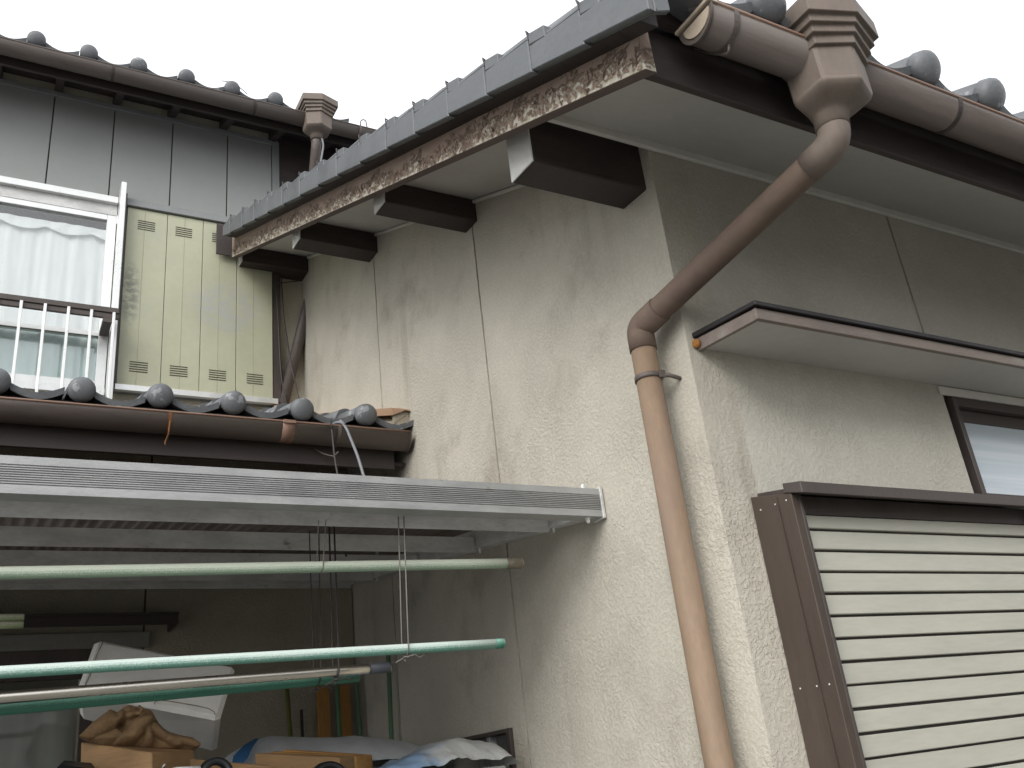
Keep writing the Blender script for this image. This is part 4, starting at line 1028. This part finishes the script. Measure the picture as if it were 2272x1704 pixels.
# ================================================================== things stored under the patio roof
sh = thing('storage_cabinet', 'low grey steel cabinet under the patio roof carrying the pile of timber and sheets', 'cabinet', (.55, 2.82, GZ))
mb = MB(); mb.box(-.05, 1.24, 2.36, 3.28, GZ + .06, .015); mb.build('cabinet_body', M['shed'], sh, .004)
mb = MB(); mb.box(-.07, 1.26, 2.335, 3.30, .0155, .034); mb.build('cabinet_top', M['shed'], sh, .003)
for x in (-.04, .60):
    mb = MB(); mb.box(x, x + .625, 2.345, 2.3595, GZ + .08, .005); d = mb.build('cabinet_door', M['shed'], sh, .003)
    mb = MB(); mb.box(x + .56, x + .58, 2.33, 2.3445, -.75, -.60); mb.build('door_handle', M['black'], d)
for x in (-.03, 1.19):
    for y in (2.38, 3.22):
        mb = MB(); mb.box(x, x + .04, y, y + .04, GZ, GZ + .0595); mb.build('cabinet_foot', M['black'], sh)

def V(*p): return Vector(p)
# foam box
fA, fB, fC, fD, fE, fF = V(.268, 2.720, .4605), V(.639, 2.720, .3752), V(.569, 2.600, .225), V(.219, 2.600, .312), V(.601, 2.780, .151), V(.249, 2.780, .265)
fG = fE + V(.05, .16, .16); fH = fF + V(.05, .16, .16)
mb = MB(); mb.hexa([fD, fC, fE, fF, fA, fB, fG, fH])
fb = mb.build('foam_box', M['foam'], None, bevel=.012, label='white foam box lying tilted behind the clothes poles', cat='foam box')
nrm = (fB - fA).cross(fD - fA).normalized()
if nrm.y > 0: nrm = -nrm
def onface(u, v, o=.0015): return fA + (fB - fA) * u + (fD - fA) * v + nrm * o
mb = MB(); mb.tube([onface(*q) for q in ((.50, .985), (.50, .93), (.53, .895), (.60, .885), (.78, .885), (.86, .90), (.90, .94), (.905, .985))], .0012, 5); mb.build('moulded_handle_line', M['mortar'], fb)
mb = MB(); mb.tube([onface(.055, .03), onface(.045, .3), onface(.05, .6), onface(.04, .97)], .0012, 5); mb.build('moulded_edge_line', M['mortar'], fb)

# timber block
cT, tl, trr, bk = V(.366, 2.36, .143), V(.231, 2.52, .189), V(.483, 2.48, .149), V(.375, 2.64, .186)
dn = V(.004, .004, -.075)
mb = MB(); mb.hexa([cT + dn, trr + dn, bk + dn, tl + dn, cT, trr, bk, tl]); tb = mb.build('timber_block', M['wood_tan'], None, bevel=.003, label='squared block of tan timber under the crumpled leather', cat='timber')
mb = MB(); mb.tube([cT + V(.03, .024, -.030), cT + V(.028, .016, -.033), cT + V(.033, .014, -.026)], .0022, 6); mb.build('bent_nail', M['white_alu'], tb)
# short board to the right of the block
p0, p1 = V(.47, 2.47, .128), V(.662, 2.44, .093)
mb = MB(); mb.hexa([p0 + V(0, 0, -.045), p1 + V(0, 0, -.045), p1 + V(.02, .10, -.04), p0 + V(.02, .10, -.04), p0, p1, p1 + V(.02, .10, .006), p0 + V(.02, .10, .006)])
mb.build('timber_board', M['wood_tan'], None, bevel=.002, label='pale timber board between the block and the bundle of boards', cat='timber')
# bundle of boards on edge
bl = [((.650, 2.56, .132), (.857, 2.50, .100), (.919, 2.56, .102)), ((.700, 2.60, .1345), (.925, 2.56, .1015), (.960, 2.59, .1035)), ((.745, 2.64, .139), (.965, 2.60, .103), (.995, 2.625, .1045))]
for i, (a, b, c) in enumerate(bl):
    a, b, c = V(*a), V(*b), V(*c); dd = V(0, 0, -.085)
    w = (c - b); e = a + w * .6
    mb = MB(); mb.hexa([a + dd, b + dd, c + dd, e + dd, a, b, c, e])
    mb.build('timber_board', M['wood_end'] if i else M['wood_tan'], None, bevel=.002, label=('front board of the short bundle lying before the grey tarpaulin', 'middle board of the short bundle lying before the grey tarpaulin', 'rear board of the short bundle lying before the grey tarpaulin')[i], cat='timber', group='bundle of short boards')

# crumpled leather: three folded pieces joined
def pillow(mb, pts, depth, bulge):
    P = [V(*p) for p in pts]; n = len(P); c = sum(P, V(0, 0, 0)) / n
    # resample to a smooth closed loop
    L = []
    for i in range(n):
        p0, p1, p2, p3 = P[i - 1], P[i], P[(i + 1) % n], P[(i + 2) % n]
        for k in range(3):
            t = k / 3
            L.append(.5 * ((2 * p1) + (p2 - p0) * t + (2 * p0 - 5 * p1 + 4 * p2 - p3) * t * t + (3 * p1 - p0 - 3 * p2 + p3) * t ** 3))
    rings = []
    for s, d in ((.30, bulge * .9), (.65, bulge * .75), (.9, bulge * .35), (1.0, 0), (.95, -depth * .6), (.6, -depth)):
        rings.append([c + (q - c) * s + V(0, -d, 0) + V(0, .007 * noise.noise(q * 60 + V(s * 3, 0, 0)), .005 * noise.noise(q * 55 + V(5, s * 2, 0))) for q in L])
    mb.rings(rings, True, True)
cl = thing('crumpled_leather', 'crumpled tan leather straps lying on the timber block', 'leather', (.36, 2.46, .16))
ltop = [(.222, .199), (.251, .228), (.287, .255), (.302, .246), (.314, .256), (.329, .262), (.345, .255), (.362, .251), (.378, .246), (.388, .230), (.404, .206), (.425, .192), (.455, .182), (.478, .177), (.492, .163)]
lbot = [(.222, .197), (.24, .186), (.28, .173), (.32, .170), (.36, .165), (.41, .156), (.48, .147), (.492, .153)]
def interp(T, x):
    for (a, p), (b, q) in zip(T, T[1:]):
        if a <= x <= b: return p + (q - p) * (x - a) / (b - a)
    return T[-1][1]
def fold(x, z):
    """relief of the folds towards the viewer"""
    d = 0
    for (ax, az), (bx, bz_), w, h in (((.228, .198), (.300, .235), .020, .016), ((.318, .172), (.352, .212), .020, .024), ((.352, .212), (.380, .238), .018, .030), ((.350, .248), (.330, .238), .010, .020),
                                   ((.385, .205), (.44, .168), .014, .018), ((.42, .186), (.488, .160), .012, .014), ((.262, .182), (.306, .196), .014, .012), ((.368, .24), (.376, .17), .010, .020)):
        L = (bx - ax) ** 2 + (bz_ - az) ** 2
        t = max(0, min(1, ((x - ax) * (bx - ax) + (z - az) * (bz_ - az)) / L))
        r = math.hypot(x - ax - t * (bx - ax), z - az - t * (bz_ - az))
        if r < w: d = max(d, h * math.sqrt(1 - (r / w) ** 2))
    hole = math.hypot((x - .313) / .012, (z - .216) / .016)
    if hole < 1: d -= .03 * (1 - hole)
    return d
def lf(u, v):
    x = .222 + .270 * u; z0, z1 = interp(lbot, x), interp(ltop, x); z = z0 + (z1 - z0) * v
    e = min(1, 4.5 * min(v, 1 - v) + .02) ** .6
    y = 2.475 - (.010 + fold(x, z) + .004 * abs(noise.noise((x * 60, z * 60, 3))) + .005 * noise.noise((x * 28 + z * 20, z * 30, 8))) * e
    return (x, y, z)
mb = MB(); mb.grid(84, 34, lf); mb.grid(20, 6, lambda u, v: (.222 + .270 * u, 2.476 + .02 * math.sin(math.pi * v), interp(lbot, .222 + .270 * u) * (1 - v) + interp(ltop, .222 + .270 * u) * v))
mb.build('leather_fold', M['leather'], cl, fix=False)
mb = MB(); mb.tube([(.346, 2.436, .252), (.352, 2.425, .244), (.345, 2.424, .236), (.338, 2.432, .238)], .0045, 8); mb.build('strap_end', M['leather'], cl)

# grey tarpaulin
prof = [(.62, .105), (.643, .120), (.683, .160), (.742, .187), (.791, .198), (.832, .192), (.923, .181), (.999, .177), (1.052, .177), (1.077, .171), (1.146, .163), (1.212, .146), (1.248, .131), (1.32, .10)]
def pz(x):
    for (a, za), (b, zb2) in zip(prof, prof[1:]):
        if a <= x <= b:
            t = (x - a) / (b - a); return za + (zb2 - za) * t
    return prof[0][1] if x < prof[0][0] else prof[-1][1]
def tarp(u, v):
    x = .64 + .66 * u; y = 2.66 + .56 * v
    k = 1 - max(0, (2.93 - y) / .27) ** 1.4 * .62 - max(0, (y - 2.97) / .25) ** 1.5 * .5
    z = .036 + (pz(x) - .036) * k + .005 * noise.noise((x * 9, y * 6, 2)) * min(1, v * 4 + .3)
    return (x, y, max(z, .037))
mb = MB(); mb.grid(50, 26, tarp); tp = mb.build('tarpaulin', M['tarp'], None, fix=False, label='grey tarpaulin draped over the pile behind the short boards', cat='tarpaulin')
mb = MB(); mb.add([(.612, 2.66, .10), (.640, 2.655, .112), (.664, 2.69, .128), (.700, 2.78, .160), (.742, 2.875, .188), (.736, 2.89, .190), (.690, 2.83, .172), (.640, 2.75, .140)], [(0, 1, 2, 7), (7, 2, 3, 6), (6, 3, 4, 5)]); mb.build('blue_fold', M['blue'], tp, fix=False)

# translucent bag
bprof = [(.93, .045), (.974, .064), (1.045, .084), (1.092, .104), (1.13, .113), (1.171, .118), (1.202, .118), (1.235, .108), (1.299, .099), (1.306, .092), (1.318, .05), (1.325, .036)]
def bz(x):
    for (a, za), (b, zb2) in zip(bprof, bprof[1:]):
        if a <= x <= b: return za + (zb2 - za) * (x - a) / (b - a)
    return .036
def bagf(u, v):
    x = .93 + .395 * u; y = 2.375 + .27 * v
    k = 1 - max(0, (2.50 - y) / .125) ** 1.8 * .72 - max(0, (y - 2.53) / .115) ** 2
    cr = .010 * noise.noise((x * 22 + y * 7, y * 16, 1.5)) + .006 * abs(noise.noise((x * 40, y * 30 + x * 20, 4)))
    return (x + .006 * noise.noise((x * 14, y * 20, 7)), y, max(.0345, .036 + (bz(x) - .036) * k + cr * min(1, 6 * u * (1 - u) * 2) * (.35 if abs(y - 2.51) < .03 else 1)))
mb = MB(); mb.grid(56, 36, bagf); bg = mb.build('plastic_bag', M['bag'], None, fix=False, label='full translucent plastic bag with a blue tint beside the gable window', cat='plastic bag')
# rubber rings and small things along the lower edge
def torus(label, c, R_, r, tilt, grp):
    t = thing('rubber_hose_coil', label, 'hose', c, grp)
    mb = MB()
    for dz in (0, .020):
        pts = []
        for k in range(29):
            a = 2 * math.pi * k / 28
            pts.append(V(c[0] + R_ * math.cos(a), c[1] + dz + R_ * .25 * math.sin(a) * tilt, c[2] + R_ * math.sin(a)))
        mb.tube(pts, r, 8, False)
    mb.build('hose_turn', M['black'], t)
torus('black rubber hose coil standing by the pale board', (.510, 2.355, .082), .031, .009, 1, 'black hose coils')
torus('black rubber hose coil standing before the bundle of boards', (.797, 2.40, .040), .042, .009, 1, 'black hose coils')
mb = MB(); mb.tube([(.37, 2.35, .085), (.42, 2.345, .093), (.47, 2.345, .091)], .014, 12); mb.build('white_tube', M['white_plastic'], None, label='short white plastic tube lying beside the black hose coil', cat='tube')
mb = MB(); mb.hexa([(.165, 2.40, .036), (.24, 2.38, .036), (.26, 2.47, .036), (.18, 2.49, .036), (.176, 2.40, .137), (.236, 2.38, .122), (.262, 2.47, .138), (.19, 2.49, .152)]); mb.build('black_sack', M['black'], None, bevel=.008, label='black plastic sack left of the timber block', cat='sack')

# stakes and planks leaning in the corner
def stick(label, top, foot, r, mt, grp):
    mb = MB(); mb.tube([foot, lerp(foot, top, .5), top], r, 10); mb.build('garden_stake', M[mt], None, label=label, cat='stake', group=grp)
GS = 'stakes leaning in the house corner'
stick('olive garden stake leaning farthest left in the house corner', (1.066, 3.71, .430), (1.14, 3.55, GZ), .0085, 'olive_stick', GS)
stick('green garden stake between the two orange planks', (1.262, 3.69, .432), (1.262, 3.52, GZ), .0085, 'green_stick', GS)
stick('pale green garden stake right of the orange planks', (1.342, 3.68, .445), (1.325, 3.50, GZ), .008, 'green_stick', GS)
stick('green garden stake standing alone against the gable wall', (1.345, 3.335, .475), (1.30, 3.31, GZ), .0085, 'green_stick', GS)
mb = MB(); mb.hexa([(1.135, 3.60, GZ), (1.143, 3.60, GZ), (1.143, 3.62, GZ), (1.135, 3.62, GZ), (1.120, 3.70, .335), (1.126, 3.70, .335), (1.126, 3.72, .335), (1.120, 3.72, .335)]); mb.build('iron_bar', M['blade'], None, label='short dark iron bar between the olive stake and the orange plank', cat='bar')
for lab, xl0, xr0, xl1, xr1, zt_ in (('wider orange plank leaning in the house corner', 1.176, 1.236, 1.186, 1.236, .452), ('narrower orange plank leaning in the house corner', 1.270, 1.322, 1.272, 1.322, .418)):
    mb = MB(); mb.hexa([(xl0, 3.60, GZ), (xr0, 3.60, GZ), (xr0, 3.62, GZ), (xl0, 3.62, GZ), (xl1, 3.705, zt_), (xr1, 3.705, zt_), (xr1, 3.725, zt_), (xl1, 3.725, zt_)])
    mb.build('plank', M['wood_old'], None, bevel=.002, label=lab, cat='plank', group='orange planks in the corner')
